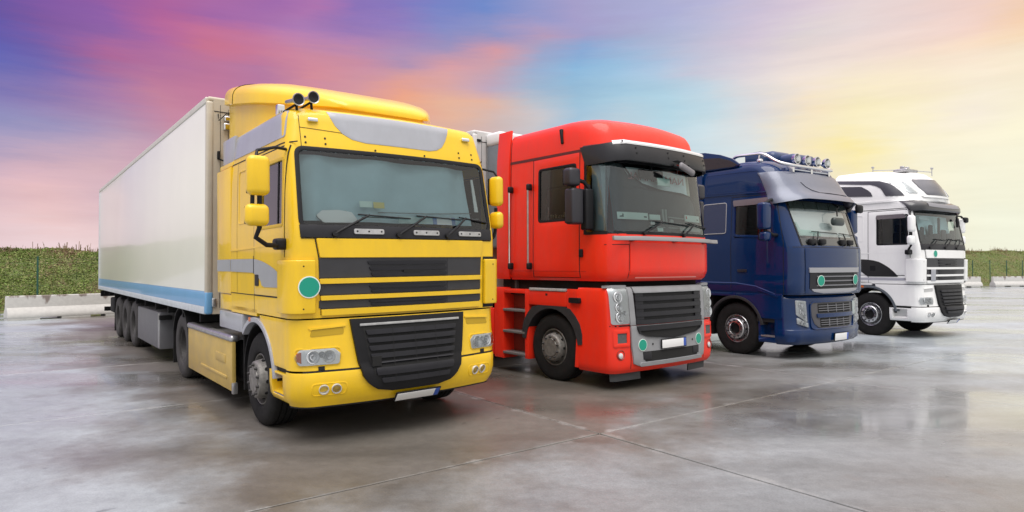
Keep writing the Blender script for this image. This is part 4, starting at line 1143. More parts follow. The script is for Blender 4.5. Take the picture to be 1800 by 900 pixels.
# ------------------------------------------------------------------ red truck: tall flat-floor cab over a separate lower body
def red_truck(label, loc, yaw, group):
    W = 2.49
    t = empty('tractor_truck', loc, yaw); tag(t, label, 'truck', group)
    body = paint('red paint', BODYCOL['red paint'], .30, .3)
    S = Surf([(1.555, 0.130, .08, .24, .42, .07), (1.60, 0.070, .05, .28, .48, .07), (1.70, 0.040, .03, .30, .50, .07), (2.12, 0.030, .03, .30, .50, .08), (2.24, 0.050, .03, .30, .50, .08), (3.22, 0.170, .045, .30, .50, .08), (3.50, 0.230, .05, .32, .50, .09),
              (3.62, 0.255, .052, .30, .50, .10), (3.80, 0.305, .06, .29, .50, .10), (3.92, 0.375, .085, .32, .50, .10), (3.99, 0.52, .14, .38, .50, .10), (4.03, 0.84, .31, .42, .50, .06)])
    vr = 2.47
    dv = (.82, 1.87); wh = (.90, 1.74, 2.48, 3.32)
    zs = [1.555, 1.575, 1.60, 1.65, 1.70, 1.9, 2.12, 2.24, 2.30, 2.48, 2.7, 2.9, 3.1, 3.22, 3.35, 3.49, 3.56, 3.62, 3.70, 3.78, 3.84, 3.90, 3.94, 3.98, 4.005, 4.03]
    def skip(k, a, z):
        if k in ('F',) and 2.24 < z < 3.35: return True
        if k in ('CL', 'CR') and 2.24 < z < 3.35: return True
        if k in 'LR' and .82 < a < 1.87 and 1.60 < z < 3.49: return True
        return False
    sh = cab_shell(S, zs, [.82, 1.05, 1.4, 1.87, 2.2, vr], skip=skip, nf=14, ncn=10)
    zt = zs[-1]
    sh.poly([S.P(('L', vr), zt)] + [S.P(('CL', i / 7), zt) for i in range(8)] + [S.P(('F', -1 + 2 * i / 8), zt) for i in range(9)] + [S.P(('CR', 1 - i / 7), zt) for i in range(8)] + [S.P(('R', vr), zt)])
    sh.poly([S.P(('L', vr), z) for z in zs] + [S.P(('R', vr), z) for z in reversed(zs)])
    sh.build('cab_body', body, t, angle=50)
    cab_inside(t, S, 2.30, 3.45, .55, vr - .04)
    # panoramic windscreen
    gl = [(.080, 2.255), (W - .080, 2.255), (W - .10, 3.33), (.10, 3.33)]
    front_panel(S, rpoly(gl, .05), -.004, .008, 26, .10).build('windscreen', glass_mat('windscreen glass red truck', (.84, .94, .93), 1.3), t)
    for rr in (False, True):
        # pillar between windscreen and door
        pl = side_panel(S, rect(.735, .825, 2.235, 3.36), .002, .03, 3, .15, right=rr).build('pillar', body, t)
        side_panel(S, rect(.690, .735, 2.235, 3.36), -.002, .03, 3, .15, right=rr).build('pillar_seal', BLACK_PL, t)
        side_panel(S, rect(.335, .695, 2.255, 3.33), -.004, .008, 8, .10, right=rr).build('windscreen_corner', MATS['windscreen glass red truck'], t)
        side_panel(S, rect(.32, .70, 2.235, 2.28), .002, .03, 6, right=rr).build('windscreen_seal', BLACK_PL, t); side_panel(S, rect(.32, .70, 3.29, 3.36), .0, .03, 6, right=rr).build('windscreen_seal', BLACK_PL, t)
        side_panel(S, rect(.42, .69, 2.30, 3.30), -.13, .02, 4, .2, right=rr).build('corner_sheen_sheet', mat('grey corner sheen', (.30, .37, .40), .85), t)  # reflection in the corner glass put in as a lighter grey sheet
    front_panel(S, rect(.06, W - .06, 2.235, 2.28), .002, .03, 20).build('windscreen_seal', BLACK_PL, t); front_panel(S, rect(.08, W - .08, 3.29, 3.36), .0, .03, 20).build('windscreen_seal', BLACK_PL, t)
    # curtain with a swooping hem, boards and mirrors behind the glass
    cm = fabric('dark slate curtain', (.065, .078, .083))
    poly = [(.20, 2.30), (W - .12, 2.30), (W - .16, 2.55), (2.20, 2.80), (2.06, 2.90), (1.80, 2.935), (1.2, 2.95), (.80, 3.02), (.56, 3.14), (.42, 3.34), (.20, 3.34)]
    c = curtain(t, 'curtain', S, poly, .12, cm, 5, .03, 70, .04)
    hem = MB(); hem.tube([S.fpt(u, z, -.10) for u, z in poly[2:10]], .014, 6); hem.build('curtain_hem', BLACK_PL, c)
    bc = front_panel(S, rect(.2, W - .12, 2.3, 3.30), -.165, .02, 8).build('back_sheet', mat('grey lining', (.70, .80, .81), .85), t)
    m = MB()
    for i in range(7):
        u = 2.10 + i * .045; front_panel(S, rect(u, u + .022, 2.98 - i * .03, 3.28), -.16, .01, 2, mb=m)
    m.build('tassel_fringe', mat('cream fringe', (.58, .56, .46), .8), t)
    def board(name, u0, u1, z0, z1, mt, off=-.05):
        return front_panel(S, rect(u0, u1, z0, z1), off, .012, 6).build(name, mt, t, bevel=.003)
    b1 = board('dashboard_board', .20, .80, 2.465, 2.57, PAPER_G)
    front_panel(S, [(.235, 2.495), (.32, 2.495), (.32, 2.535), (.30, 2.55), (.285, 2.52), (.235, 2.51)], -.048, .002, 3).build('board_print', mat('print ink', (.06, .11, .09), .6), b1)
    front_panel(S, rect(.71, .77, 2.50, 2.52), -.048, .002, 2).build('board_print', mat('print ink', (.06, .11, .09), .6), b1)
    b1 = board('dashboard_board', 1.72, 2.20, 2.485, 2.59, PAPER_G)
    front_panel(S, rect(1.75, 1.785, 2.525, 2.57), -.048, .002, 2).build('board_print', mat('red ink', (.45, .05, .04), .6), b1)
    front_panel(S, rect(2.10, 2.155, 2.515, 2.535), -.048, .002, 2).build('board_print', mat('print ink', (.06, .11, .09), .6), b1)
    board('dashboard_card', .83, 1.07, 2.475, 2.555, PAPER_G); board('dashboard_card', .84, .93, 2.40, 2.445, PAPER); board('dashboard_card', .98, 1.11, 2.30, 2.355, PAPER_G)
    board('windscreen_label', 1.05, 1.36, 3.0, 3.12, PAPER_G, -.02)
    board('dashboard_card', 1.55, 2.2, 2.33, 2.385, mat('dim card', (.32, .38, .36), .7))
    board('dashboard_card', 2.28, 2.37, 2.29, 2.37, mat('green card', (.16, .55, .26), .6), -.02)
    # red lettering of the board hung inside, seen from behind, too faint to read
    td = bpy.data.curves.new('sign_lettering', 'FONT'); td.body = 'NAMAHAMAL'; td.size = .20; td.extrude = .002; td.align_x = 'CENTER'
    tf = bpy.data.objects.new('sign_lettering', td); COL.objects.link(tf); me = bpy.data.meshes.new_from_object(tf); COL.objects.unlink(tf); bpy.data.objects.remove(tf)
    me.materials.clear(); me.materials.append(mat('faded red print', (.36, .16, .17), .7))
    tx = bpy.data.objects.new('sign_lettering', me); COL.objects.link(tx); tx.parent = t
    p = S.fpt(1.22, 3.05, 0); tx.location = (1.20, p.y + .142, 3.07); tx.rotation_euler = (PI / 2 - .10, 0, 0); tx.scale = (-1.1, .8, 1)
    m = MB()
    for (u0, z0, u1, z1) in ((1.25, 2.53, 1.7, 2.52), (1.25, 2.44, 1.6, 2.435), (.8, 2.37, 2.3, 2.37)):
        m.tube([S.fpt(u0, z0, -.05), S.fpt(u1, z1, -.05)], .010, 6)
    for u in (1.13, 1.20): m.tube([S.fpt(u, 2.42, -.05), S.fpt(u, 2.64, -.05)], .022, 6)
    m.rbox(1.27, 1.36, .10, .14, 2.42, 2.49, .02)
    m.build('dash_fittings', mat('dash fittings', (.30, .36, .34), .5), t)
    # sun visor with a bright top strip
    def visor_col(i): return i
    vp = MB()
    us = [.055, .075, .11, .16, .23, .33] + [.45 + i * (W - .9) / 12 for i in range(13)] + [W - .33, W - .23, W - .16, W - .11, W - .075, W - .055]
    def voff(u, k):
        e = min(1, max(0, (min(u, W - u) - .05) / .25))
        return (.025 + .165 * e) * k
    rows = []
    for (z, k) in ((3.26, .92), (3.30, 1.0), (3.40, 1.0), (3.50, .98), (3.545, .9)):
        rows.append([S.fpt(u, z - (0.06 * max(0, 1 - abs(u - 1.50) / .28) if z < 3.28 and abs(u - 1.5) < .28 else 0) * -1.0, voff(u, k)) for u in us])
    back = [[p + Vector((0, .06, 0)) for p in r] for r in rows]
    skin_patch(vp, rows, back); vp.grid([[r for r in rows[-1]], [S.fpt(u, 3.57, .0) for u in us]])
    vis = vp.build('sun_visor', mat('smoked visor', (.018, .018, .021), .42, coat=.15, noise=.15, spec=.3), t, angle=40)
    st = MB(); uu = us[4:-2]
    st.grid([[S.fpt(u, z, voff(u, k) + o) for u in uu] for z, k, o in ((3.495, .98, .006), (3.52, .97, .014), (3.55, .9, .014), (3.572, .80, .0))])
    st.build('visor_trim', mat('bright trim', (.80, .80, .80), .25, .35, coat=.3), vis)
    d = MB()
    for (u, z) in ((.50, 3.45), (.50, 3.37), (1.13, 3.44), (1.13, 3.36), (1.52, 3.44), (1.52, 3.36), (2.12, 3.43), (2.12, 3.35), (.30, 3.53), (2.2, 3.53)):
        p = S.fpt(u, z, voff(u, 1.0) + .001); d.disc(p, S.fpt(u, z, .4) - p, .015, .006, 8)
    d.build('visor_bolt', SEAM, vis)
    m = MB(); m.rbox(.68, 1.24, .20, .26, 3.08, 3.23, .05); m.tube([(.96, .23, 3.2), (.97, .23, 3.34)], .03, 8); m.build('windscreen_camera', BLACK_PL, t, angle=60)
    m = MB(); p = S.fpt(1.42, 3.2, .26); m.rbox(1.25, 1.62, p.y - .03, p.y + .04, 3.20, 3.30, .04, Matrix.Translation(p) @ Matrix.Rotation(.30, 4, 'Y') @ Matrix.Translation(-p)); mm = m.build('front_mirror', mat('grey mirror shell', (.20, .19, .20), .5), t, angle=60)
    m = MB(); m.tube([S.fpt(1.15, 3.32, .14), S.fpt(1.28, 3.33, .22), S.fpt(1.45, 3.30, .22)], .016, 7); m.tube([S.fpt(1.2, 3.25, .20), S.fpt(1.4, 3.20, .24), S.fpt(1.62, 3.175, .20)], .02, 7); m.build('mirror_arm', BLACK_PL, mm)
    wiper(t, S, (.62, 2.255), (1.0, 2.43), (1.72, 2.40)); wiper(t, S, (1.52, 2.245), (1.82, 2.43), (2.36, 2.37))
    # front panels and rail
    m = MB()
    seam_front(S, [(.32, 1.60), (.325, 2.10)], .010, .003, m); seam_front(S, [(W - .20, 1.60), (W - .20, 2.10)], .010, .003, m); seam_front(S, [(.07, 2.085), (.33, 2.085)], .010, .003, m)
    m.build('panel_gap', SEAM, t)
    front_panel(S, [(.34, 1.64), (W - .22, 1.64), (W - .22, 2.13), (.34, 2.13)], .010, .03, 14).build('front_flap', body, t, bevel=.008)
    ra = MB(); us2 = [-.02 + i * 2.53 / 20 for i in range(21)]
    def rp(u, z, o):
        q = S.fpt(min(max(u, .2), W - .2), z, o); return Vector((u, q.y, q.z))
    rows = [[rp(u, z, o) for u in us2] for z, o in ((2.13, .05), (2.13, .10), (2.19, .10), (2.19, .05))]
    ra.grid(rows + [rows[0]]); ra.poly([r[0] for r in rows]); ra.poly([r[-1] for r in rows])
    rail = ra.build('front_rail', mat('dull alloy', (.36, .35, .36), .42, .6), t, bevel=.006)
    m = MB()
    for u in (.35, 1.245, 2.1): p = S.fpt(u, 2.16, .0); m.box(p.x - .03, p.x + .03, p.y - .06, p.y + .02, 2.135, 2.185)
    m.build('rail_bracket', BLACK_PL, rail)
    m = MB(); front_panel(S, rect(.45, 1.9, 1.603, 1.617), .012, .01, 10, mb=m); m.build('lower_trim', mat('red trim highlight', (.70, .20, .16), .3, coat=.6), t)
    # sides of the cab
    for rr in (False, True):
        X = (lambda x: W - x) if rr else (lambda x: x)
        d = door_skin(S, (dv[0] + .008, dv[1] - .008, 1.608, 3.482), wh, .004, .03, right=rr).build('door', body, t, bevel=.004)
        fo, fi = frame_of([(wh[0] - .012, wh[2] - .012), (wh[1] + .012, wh[2] - .012), (wh[1] + .012, wh[3] + .012), (wh[0] - .012, wh[3] + .012)], .07, .035, 6)
        ring_panel(lambda a, z, of: S.spt(a, z, of, rr), fo, fi, .007, .03).build('window_seal', BLACK_PL, d, bevel=.003)
        side_panel(S, rect(*wh), -.012, .006, 5, .15, right=rr).build('side_window', glass_mat('olive glass', (.45, .46, .38), 1.3), d)
        fo, fi = frame_of([(.92, 2.50), (1.60, 2.50), (1.60, 3.02), (.92, 3.02)], .08, .03, 6)
        ring_panel(lambda a, z, of: S.spt(a, z, of, rr), fo, fi, -.03, .02).build('inner_frame', BLACK_PL, d)
        side_panel(S, rect(.9, 1.74, 2.48, 3.32), -.20, .02, 4, .2, right=rr).build('door_lining', mat('olive lining', (.055, .055, .035), .8), d)
        h = MB()
        if not rr:
            fr = MB()
            for k in range(14):
                a = 1.1 + k * .035 + random.uniform(-.01, .01); z0 = 2.53; fr.box(.0, .0, 0, 0, 0, 0) if False else None
                side_panel(S, rect(a, a + .015, z0, z0 + random.uniform(.03, .10)), -.10, .004, 1, mb=fr)
            for k in range(4): side_panel(S, rect(1.62 + .015 * k, 1.635 + .015 * k, 2.55 + .05 * k, 2.72 + .06 * k), -.10, .004, 1, mb=fr)
            fr.build('lace_trim', PAPER, d)
        m = MB()
        seam_side(S, [(.82, 1.60), (.82, 3.49)], .016, .003, m, rr); seam_side(S, [(1.87, 1.60), (1.87, 3.49)], .014, .003, m, rr); seam_side(S, [(.68, 1.70), (vr, 1.70)], .003, .003, m, rr)
        seam_side(S, [(vr - .02, 1.575), (vr - .02, 3.94)], .012, .003, m, rr)
        m.build('panel_gap', SEAM, t)
        m = MB(); seam_side(S, [(.70, 3.50), (vr, 3.515)], .045, .004, m, rr); m.build('roof_gutter', mat('gutter', (.10, .012, .010), .5), t)
        m = MB(); p = S.spt(.79, 2.0, .01, rr); m.rbox(p.x - .03, p.x + .03, .745, .805, 1.91, 2.03, .012); m.build('door_hinge', BLACK_PL, d, angle=60)
        # long grab handles
        for v in (2.405, 1.925):
            m = MB(); m.tube([(X(-.035), v, 1.80), (X(-.035), v, 3.04)], .018, 9)
            g = m.build('grab_handle', CHROME if v > 2 else ALU, t)
            m = MB()
            for z in (1.78, 3.06): m.rbox(min(X(-.06), X(.04)), max(X(-.06), X(.04)), v - .035, v + .03, z - .055, z + .055, .025)
            m.build('handle_end', BLACK_PL, g, angle=60)
        # rear side deflector
        m = MB(); zz = [1.56, 2.0, 2.6, 3.2, 3.6, 3.9, 4.04, 4.09]; vv = [vr + .015, 2.62, 2.84]
        ro = [[Vector((X(.02 + max(0, (z - 3.5)) * .10 + (v - vr) * .04), v, z)) for v in vv] for z in zz]; ri = [[Vector((p.x + (.04 if not rr else -.04), p.y, p.z)) for p in r] for r in ro]
        skin_patch(m, ro, ri); m.grid(ri); m.build('side_deflector', body, t, bevel=.006)
        m = MB(); p = S.spt(1.22, 3.78, .0, rr); m.rbox(min(X(.03), X(.10)), max(X(.03), X(.10)), 1.19, 1.24, 3.66, 3.90, .015, Matrix.Translation(p) @ Matrix.Rotation(-.16, 4, 'X') @ Matrix.Translation(-p)); m.build('roof_lamp', BLACK_PL, t, angle=60)
    m = MB(); m.tube([(.9, 1.5, 4.0), (.9, 1.5, 4.13)], .012, 6); m.rbox(.87, .93, 1.47, 1.53, 4.12, 4.16, .015); m.build('roof_antenna', BLACK_PL, t)
    # side mirrors
    for rr in (False, True):
        X = (lambda x: W - x) if rr else (lambda x: x)
        gm = mat('dark mirror shell', (.022, .021, .027), .45, coat=.1)
        b = lambda nm, a0, a1, *r, **k: mirror_box(t, nm, min(X(a0), X(a1)), max(X(a0), X(a1)), *r, **k)
        b('mirror', -.40, -.18, .56, .74, 2.93, 3.19, gm, r=.05)
        b('mirror', -.36, -.13, .56, .74, 2.38, 2.90, gm, r=.04)
        m = MB(); m.tube([(X(-.30), .66, 3.05), (X(-.10), .60, 3.0), (X(-.02), .58, 2.92), (X(-.02), .58, 2.40), (X(.03), .62, 2.36)], .03, 8); m.rbox(min(X(-.12), X(.04)), max(X(-.12), X(.04)), .52, .66, 2.30, 2.90, .03); m.build('mirror_arm', BLACK_PL, t, angle=60)
    # ---- dark gap and the lower body
    m = MB(); m.box(.15, W - .15, .40, 2.8, 1.30, 1.60); m.build('cab_underside', CHASSIS, t)
    B = Surf([(.24, .13, .04, .16, .16, .06), (.30, .08, .01, .17, .17, .07), (.40, .07, 0, .17, .17, .07), (1.0, .09, 0, .17, .17, .07), (1.40, .12, .005, .16, .16, .07), (1.455, .16, .02, .14, .14, .07)])
    b = MB(); cab_shell(B, [.24, .27, .30, .35, .40, .6, .85, 1.0, 1.2, 1.40, 1.43, 1.455], [.42, .6, .84], mb=b, ncn=8)
    zt = 1.455
    b.poly([B.P(('L', .84), zt)] + [B.P(('CL', i / 7), zt) for i in range(8)] + [B.P(('CR', 1 - i / 7), zt) for i in range(8)] + [B.P(('R', .84), zt)])
    b.build('bumper', body, t, angle=50)
    grey = mat('grey bumper plastic', (.27, .275, .285), .42, noise=.12, nscale=5)
    for rr in (False, True):
        f = (lambda p: mirrorpoly(p)) if rr else (lambda p: p)
        hp = f([(.045, .945), (.335, .945), (.325, 1.45), (.035, 1.45)])
        bl = [(.14, 1.33, .075), (.15, 1.18, .065), (.155, 1.04, .075), (.25, 1.10, .03)]
        bl = [(W - a, c_, r_) for a, c_, r_ in bl] if rr else bl
        lamp(t, B, rpoly(hp, .03), .028, bl)
        front_panel(B, rpoly(f([(.02, 1.455), (.33, 1.455), (.33, 1.50), (.02, 1.50)]), .01), .03, .08, 6).build('headlight_cap', grey, t, bevel=.008)
        front_panel(B, f([(.345, .92), (.455, .92), (.42, 1.475), (.33, 1.475)]), .030, .06, 3).build('grille_column', grey, t, bevel=.010)
        fo, fi = frame_of(f([(.06, .62), (.34, .62), (.34, .87), (.06, .87)]), .03, .055, 5)
        ring_panel(B.fpt, fo, fi, .016, .03).build('vent_frame', body, t, bevel=.006)
        front_panel(B, rect(*((.115, .285) if not rr else (W - .285, W - .115)), .67, .82), .004, .01, 3).build('vent_mesh', mat('vent grey', (.10, .095, .095), .7, noise=.3, nscale=60), t)
        u0 = .17 if not rr else W - .17; p = B.fpt(u0, .51, .0); n = B.fpt(u0, .51, .1) - p
        m = MB(); m.lathe([(.075, -.01), (.075, .006), (.066, .010), (.060, .004), (.050, -.004), (0, -.006)], p, n, 20); fo_ = m.build('fog_recess', mat('red shade', (.30, .03, .02), .4), t)
        m = MB(); m.lathe([(.040, -.002), (.040, .014), (.03, .018), (0, .02)], p + Vector((-.01, 0, -.01)), n, 18); m.build('fog_lamp', REFLECTOR, fo_)
        m = MB(); seam_front(B, f([(.36, .30), (.36, .92)]), .012, .002, m); seam_front(B, f([(.03, .92), (.36, .92)]), .018, .002, m); m.build('panel_gap', SEAM, t)
        # rubber flaps under the bumper
        front_panel(B, f([(.0, .12), (.62, .12), (.60, .29), (.02, .29)]) if False else f([(.06, .12), (.66, .12), (.64, .30), (.05, .30)]), -.05, .02, 6).build('air_dam_flap', mat('flap rubber', (.045, .047, .05), .6), t)
    # grey centre with grille
    cp = [(.40, .37), (.55, .315), (W - .55, .315), (W - .40, .37), (W - .365, .62), (W - .355, .915), (.355, .915), (.365, .62)]
    cen = front_panel(B, cp, .030, .06, 14).build('bumper_centre', grey, t, bevel=.012)
    front_panel(B, rpoly([(.44, 1.38), (W - .44, 1.38), (W - .42, 1.475), (.42, 1.475)], .02), .045, .08, 14).build('grille_top_bar', grey, t, bevel=.014)
    bk = front_panel(B, [(.46, .92), (W - .46, .92), (W - .44, 1.40), (.44, 1.40)], .004, .02, 10).build('grille', mat('grille black', (.012, .012, .013), .7), t)
    for i in range(4):
        z = .955 + i * .112
        front_panel(B, rpoly([(.455, z - .03), (W - .455, z - .03), (W - .45, z + .035), (.45, z + .035)], .01), .040, .05, 14).build('grille_slat', GREY_PL, bk, bevel=.010)
        for rr in (0, 1):
            front_panel(B, rect(*((.46, .62) if not rr else (W - .62, W - .46)), z + .03, z + .09), .028, .02, 3).build('slat_end', GREY_PL, bk, bevel=.004) if i < 4 else None
    lp = [(.46, .905), (W - .46, .905), (W - .50, .80), (W - .66, .745), (1.245, .690), (.66, .745), (.50, .80)][::-1]
    lo = front_panel(B, lp, .036, .02, 12, .03).build('lower_mouth', SEAM, cen)
    front_panel(B, rpoly([(.48, .835), (W - .48, .835), (W - .46, .90), (.46, .90)], .012), .056, .03, 14).build('grille_slat', GREY_PL, lo, bevel=.010)
    fo = [Vector(p) for p in lp]; cc = Vector((1.245, .82))
    ring_panel(B.fpt, [cc + (p - cc) * 1.0 + Vector((0, 0)) for p in fo], [cc + (p - cc) * .955 for p in fo], .050, .03).build('mouth_rim', GREY_PL, lo)
    front_panel(B, rpoly([(.62, .39), (W - .62, .39), (W - .56, .53), (.56, .53)], .02), .032, .01, 12).build('tow_recess', SEAM, cen)
    front_panel(B, [(.58, .415), (.74, .415), (.74, .52), (.57, .52)], .040, .02, 3).build('recess_cheek', GREY_PL, cen, bevel=.004); front_panel(B, [(W - .74, .415), (W - .58, .415), (W - .57, .52), (W - .74, .52)], .040, .02, 3).build('recess_cheek', GREY_PL, cen, bevel=.004)
    front_panel(B, rpoly([(.50, .33), (W - .50, .33), (W - .52, .385), (.52, .385)], .015), .055, .05, 14).build('bumper_lip', grey, cen, bevel=.012)
    green_disc(t, B, .565, .63, .088, off=.034); green_disc(t, B, 1.925, .63, .088, off=.034)
    number_plate(t, B, .95, 1.53, .555, .675, .062)
    m = MB()
    for u in (.78, 1.75): p = B.fpt(u, .63, .031); m.disc(p, B.fpt(u, .63, .2) - p, .014, .006, 8)
    m.build('bumper_bolt', SEAM, cen)
    # lower sides: box behind the bumper, steps, arch
    yc, zc = 1.42, .52
    for rr in (False, True):
        X = (lambda x: W - x) if rr else (lambda x: x)
        L = Surf([(.2, -2, .0, .05, .05, 0), (1.5, -2, .0, .05, .05, 0)])
        ra = .66
        arc = [(yc - math.sqrt(ra ** 2 - (z - zc) ** 2), z) for z in frange(.40, 1.05, .07)]
        side_panel(L, [(.83, .26), (.86, .26), (.80, .40)] [0:0] + [(.835, .27), (.90, .27)] + [(a, z) for a, z in arc if a > .84] + [(1.06, 1.12), (1.06, 1.43), (.835, 1.43)], .0, .05, 4, .07, right=rr).build('side_panel', body, t, bevel=.006)
        side_panel(L, rect(1.065, 1.95, 1.16, 1.385), .0, .05, 6, right=rr).build('side_flap', body, t, bevel=.006)
        side_panel(L, rect(1.10, 1.93, 1.39, 1.43), .012, .06, 6, right=rr).build('top_tread', mat('pale tread', (.42, .42, .41), .6, noise=.3, nscale=20), t, bevel=.006)
        m = MB(); side_panel(L, rect(1.50, 1.545, 1.315, 1.35), .002, .01, 1, right=rr, mb=m); m.build('flap_catch', SEAM, t)
        m = MB(); side_panel(L, rpoly(rect(.76, .98, 1.225, 1.305), .02), .05, .05, 3, right=rr, mb=m); m.build('corner_lamp', BLACK_PL, t, bevel=.012)
        m = MB(); side_panel(L, rpoly(rect(.74, .85, .655, .69), .01), .006, .01, 2, right=rr, mb=m); m.build('side_marker', mat('red amber marker', (.50, .07, .02), .3), t)
        # black arch liner, rectangular outside and round inside
        po, pi_ = [], []
        for k in range(15):
            a = math.radians(172 - 164 * k / 14); pi_.append(Vector((yc + .60 * math.cos(a), zc + .60 * math.sin(a))))
            s_ = min(.68 / max(abs(math.cos(a)), 1e-3), .64 / max(math.sin(a), 1e-3)); s_ = min(s_, .745); po.append(Vector((yc + s_ * math.cos(a), zc + s_ * math.sin(a))))
        m = MB(); m.grid([[L.spt(p.x, p.y, o, rr) for p in q] for q, o in ((pi_, -.3), (pi_, .012), (po, .012), (po, -.05))]); m.build('wheel_arch', mat('arch plastic', (.028, .028, .030), .6, noise=.3), t, angle=40)
        m = MB(); arc_guard(min(X(.1), X(.7)), max(X(.1), X(.7)), yc, zc, .62, 178, 2, .02, 18, m); m.box(min(X(.66), X(.7)), max(X(.66), X(.7)), .8, 2.1, .4, 1.3); m.build('inner_mudguard', CHASSIS, t)
        # step column
        st = side_panel(L, rect(1.95, 2.05, .27, 1.40), .0, .30, 2, right=rr).build('step_post', body, t, bevel=.008)
        side_panel(L, rect(2.60, 2.86, .22, 1.42), .0, .30, 2, right=rr).build('step_post', body, t, bevel=.008)
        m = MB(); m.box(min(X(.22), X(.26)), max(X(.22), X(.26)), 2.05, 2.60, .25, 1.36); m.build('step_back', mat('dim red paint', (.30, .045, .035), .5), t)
        m = MB(); m.box(min(X(.0), X(.26)), max(X(.0), X(.26)), 2.05, 2.60, 1.33, 1.40); m.build('step_top', body, t, bevel=.008)
        for z in (1.045, .685, .325):
            m = MB(); m.box(min(X(-.015), X(.24)), max(X(-.015), X(.24)), 2.04, 2.61, z - .02, z + .02); m.build('step_tread', mat('step plate', (.20, .195, .19), .55, .4), t, bevel=.008)
        m = MB(); m.box(min(X(.02), X(.10)), max(X(.02), X(.10)), 2.9, 4.7, .25, 1.05); m.build('side_skirt', body, t, bevel=.012)
    chassis(t, 4.0, 6.0, 1.42)
    return t

# ------------------------------------------------------------------ blue truck: raked windscreen, silver visor, lamp bar
def blue_truck(label, loc, yaw, group):
    W = 2.49
    t = empty('tractor_truck', loc, yaw); tag(t, label, 'truck', group)
    body = mat('blue paint', BODYCOL['blue paint'], .40, coat=.9, noise=.05, nscale=2.2, spec=.04, coat_rough=.02)
    S = Surf([(1.225, 0.015, .015, .26, .22, .08), (1.27, -0.010, .0, .28, .24, .08), (1.75, -0.025, 0, .28, .24, .08), (2.10, -0.015, 0, .28, .24, .08), (2.16, 0.005, 0, .25, .24, .09), (3.04, 0.300, .05, .16, .24, .10), (3.14, 0.340, .06, .20, .28, .10), (3.5, 0.440, .07, .24, .30, .10), (3.68, 0.500, .085, .30, .36, .10), (3.80, 0.600, .13, .36, .45, .10), (3.88, 0.780, .22, .38, .5, .10), (3.92, 1.090, .42, .3, .4, .06)])
    vr = 2.25
    wh = (.56, 1.40, 2.34, 3.08); dv = (.36, 1.48)
    zs = [1.225, 1.245, 1.27, 1.45, 1.75, 2.0, 2.10, 2.16, 2.34, 2.55, 2.8, 3.04, 3.09, 3.14, 3.3, 3.5, 3.59, 3.68, 3.74, 3.80, 3.84, 3.88, 3.90, 3.92]
    def skip(k, a, z):
        if k == 'F' and 2.16 < z < 3.04: return True
        if k in 'LR' and .56 < a < 1.40 and 2.34 < z < 3.04: return True
        return False
    sh = cab_shell(S, zs, [.56, .8, 1.1, 1.40, 1.7, 2.0, vr], skip=skip, nf=14, ncn=9)
    zt = zs[-1]
    sh.poly([S.P(('L', vr), zt)] + [S.P(('CL', i / 7), zt) for i in range(8)] + [S.P(('F', -1 + 2 * i / 8), zt) for i in range(9)] + [S.P(('CR', 1 - i / 7), zt) for i in range(8)] + [S.P(('R', vr), zt)])
    sh.poly([S.P(('L', vr), z) for z in zs] + [S.P(('R', vr), z) for z in reversed(zs)])
    sh.build('cab_body', body, t, angle=50)
    cab_inside(t, S, 2.22, 3.1, .50, vr - .04)
    gl = [(.27, 2.165), (W - .27, 2.165), (W - .215, 3.03), (.215, 3.03)]
    front_panel(S, gl, -.004, .008, 14, .1).build('windscreen', glass_mat('windscreen glass blue truck', (.93, .98, .97), 1.6), t)
    for rr in (0, 1):
        f = (lambda p: mirrorpoly(p)) if rr else (lambda p: p)
        front_panel(S, f([(.245, 2.15), (.285, 2.15), (.232, 3.04), (.195, 3.04)]), .004, .02, 2).build('windscreen_seal', BLACK_PL, t)
    front_panel(S, rect(.22, W - .22, 2.985, 3.04), .002, .02, 12).build('windscreen_seal', BLACK_PL, t)
    front_panel(S, [(.25, 2.165), (W - .25, 2.165), (W - .255, 2.325), (.255, 2.325)], -.05, .05, 12).build('cowl', mat('cowl grey', (.16, .155, .165), .5), t)
    cw = mat('white sunshade', (.88, .93, .92), .8)
    front_panel(S, rect(.30, W - .30, 2.36, 2.96), -.06, .02, 10).build('sunshade', cw, t)
    front_panel(S, [(.34, 2.36), (.95, 2.36), (.93, 2.46), (.40, 2.48), (.36, 2.62), (.32, 2.62)], -.03, .02, 8, .03).build('paper_sheet', mat('mint paper', (.66, .84, .78), .8), t)
    for i in range(5):
        u = .26 + i * .40; front_panel(S, rpoly(rect(u, u + .375, 2.87, 3.02), .015), .012, .02, 4).build('visor_pane', mat('smoked green pane', (.028, .042, .036), .2, coat=.5), t)
    m = MB(); p = S.fpt(1.38, 2.66, .16); m.rbox(p.x - .19, p.x + .19, p.y - .05, p.y + .06, 2.56, 2.72, .06); fm = m.build('front_mirror', mat('mirror green black', (.03, .042, .040), .3), t, angle=60)
    m = MB(); m.tube([S.fpt(1.62, 3.02, .03), S.fpt(1.60, 2.90, .14), S.fpt(1.44, 2.84, .16), S.fpt(1.38, 2.70, .16)], .014, 7); m.build('mirror_arm', BLACK_PL, fm)
    wiper(t, S, (.62, 2.19), (.78, 2.42), (1.42, 2.40)); wiper(t, S, (1.60, 2.19), (1.62, 2.40), (2.10, 2.38))
    for u in (.55, .85, 1.55, 1.85): m = MB(); p = S.fpt(u, 2.24, .03); m.rbox(p.x - .09, p.x + .09, p.y - .03, p.y + .05, 2.18, 2.29, .03); m.build('wiper_motor', BLACK_PL, t, angle=60)
    # big silver sun visor
    vm = mat('silver visor', (.135, .15, .195), .36, .25, coat=.25, noise=.06)
    us = [.055, .08, .12, .18, .26, .36] + [.48 + i * (W - .96) / 12 for i in range(13)] + [W - .36, W - .26, W - .18, W - .12, W - .08, W - .055]
    rows = []
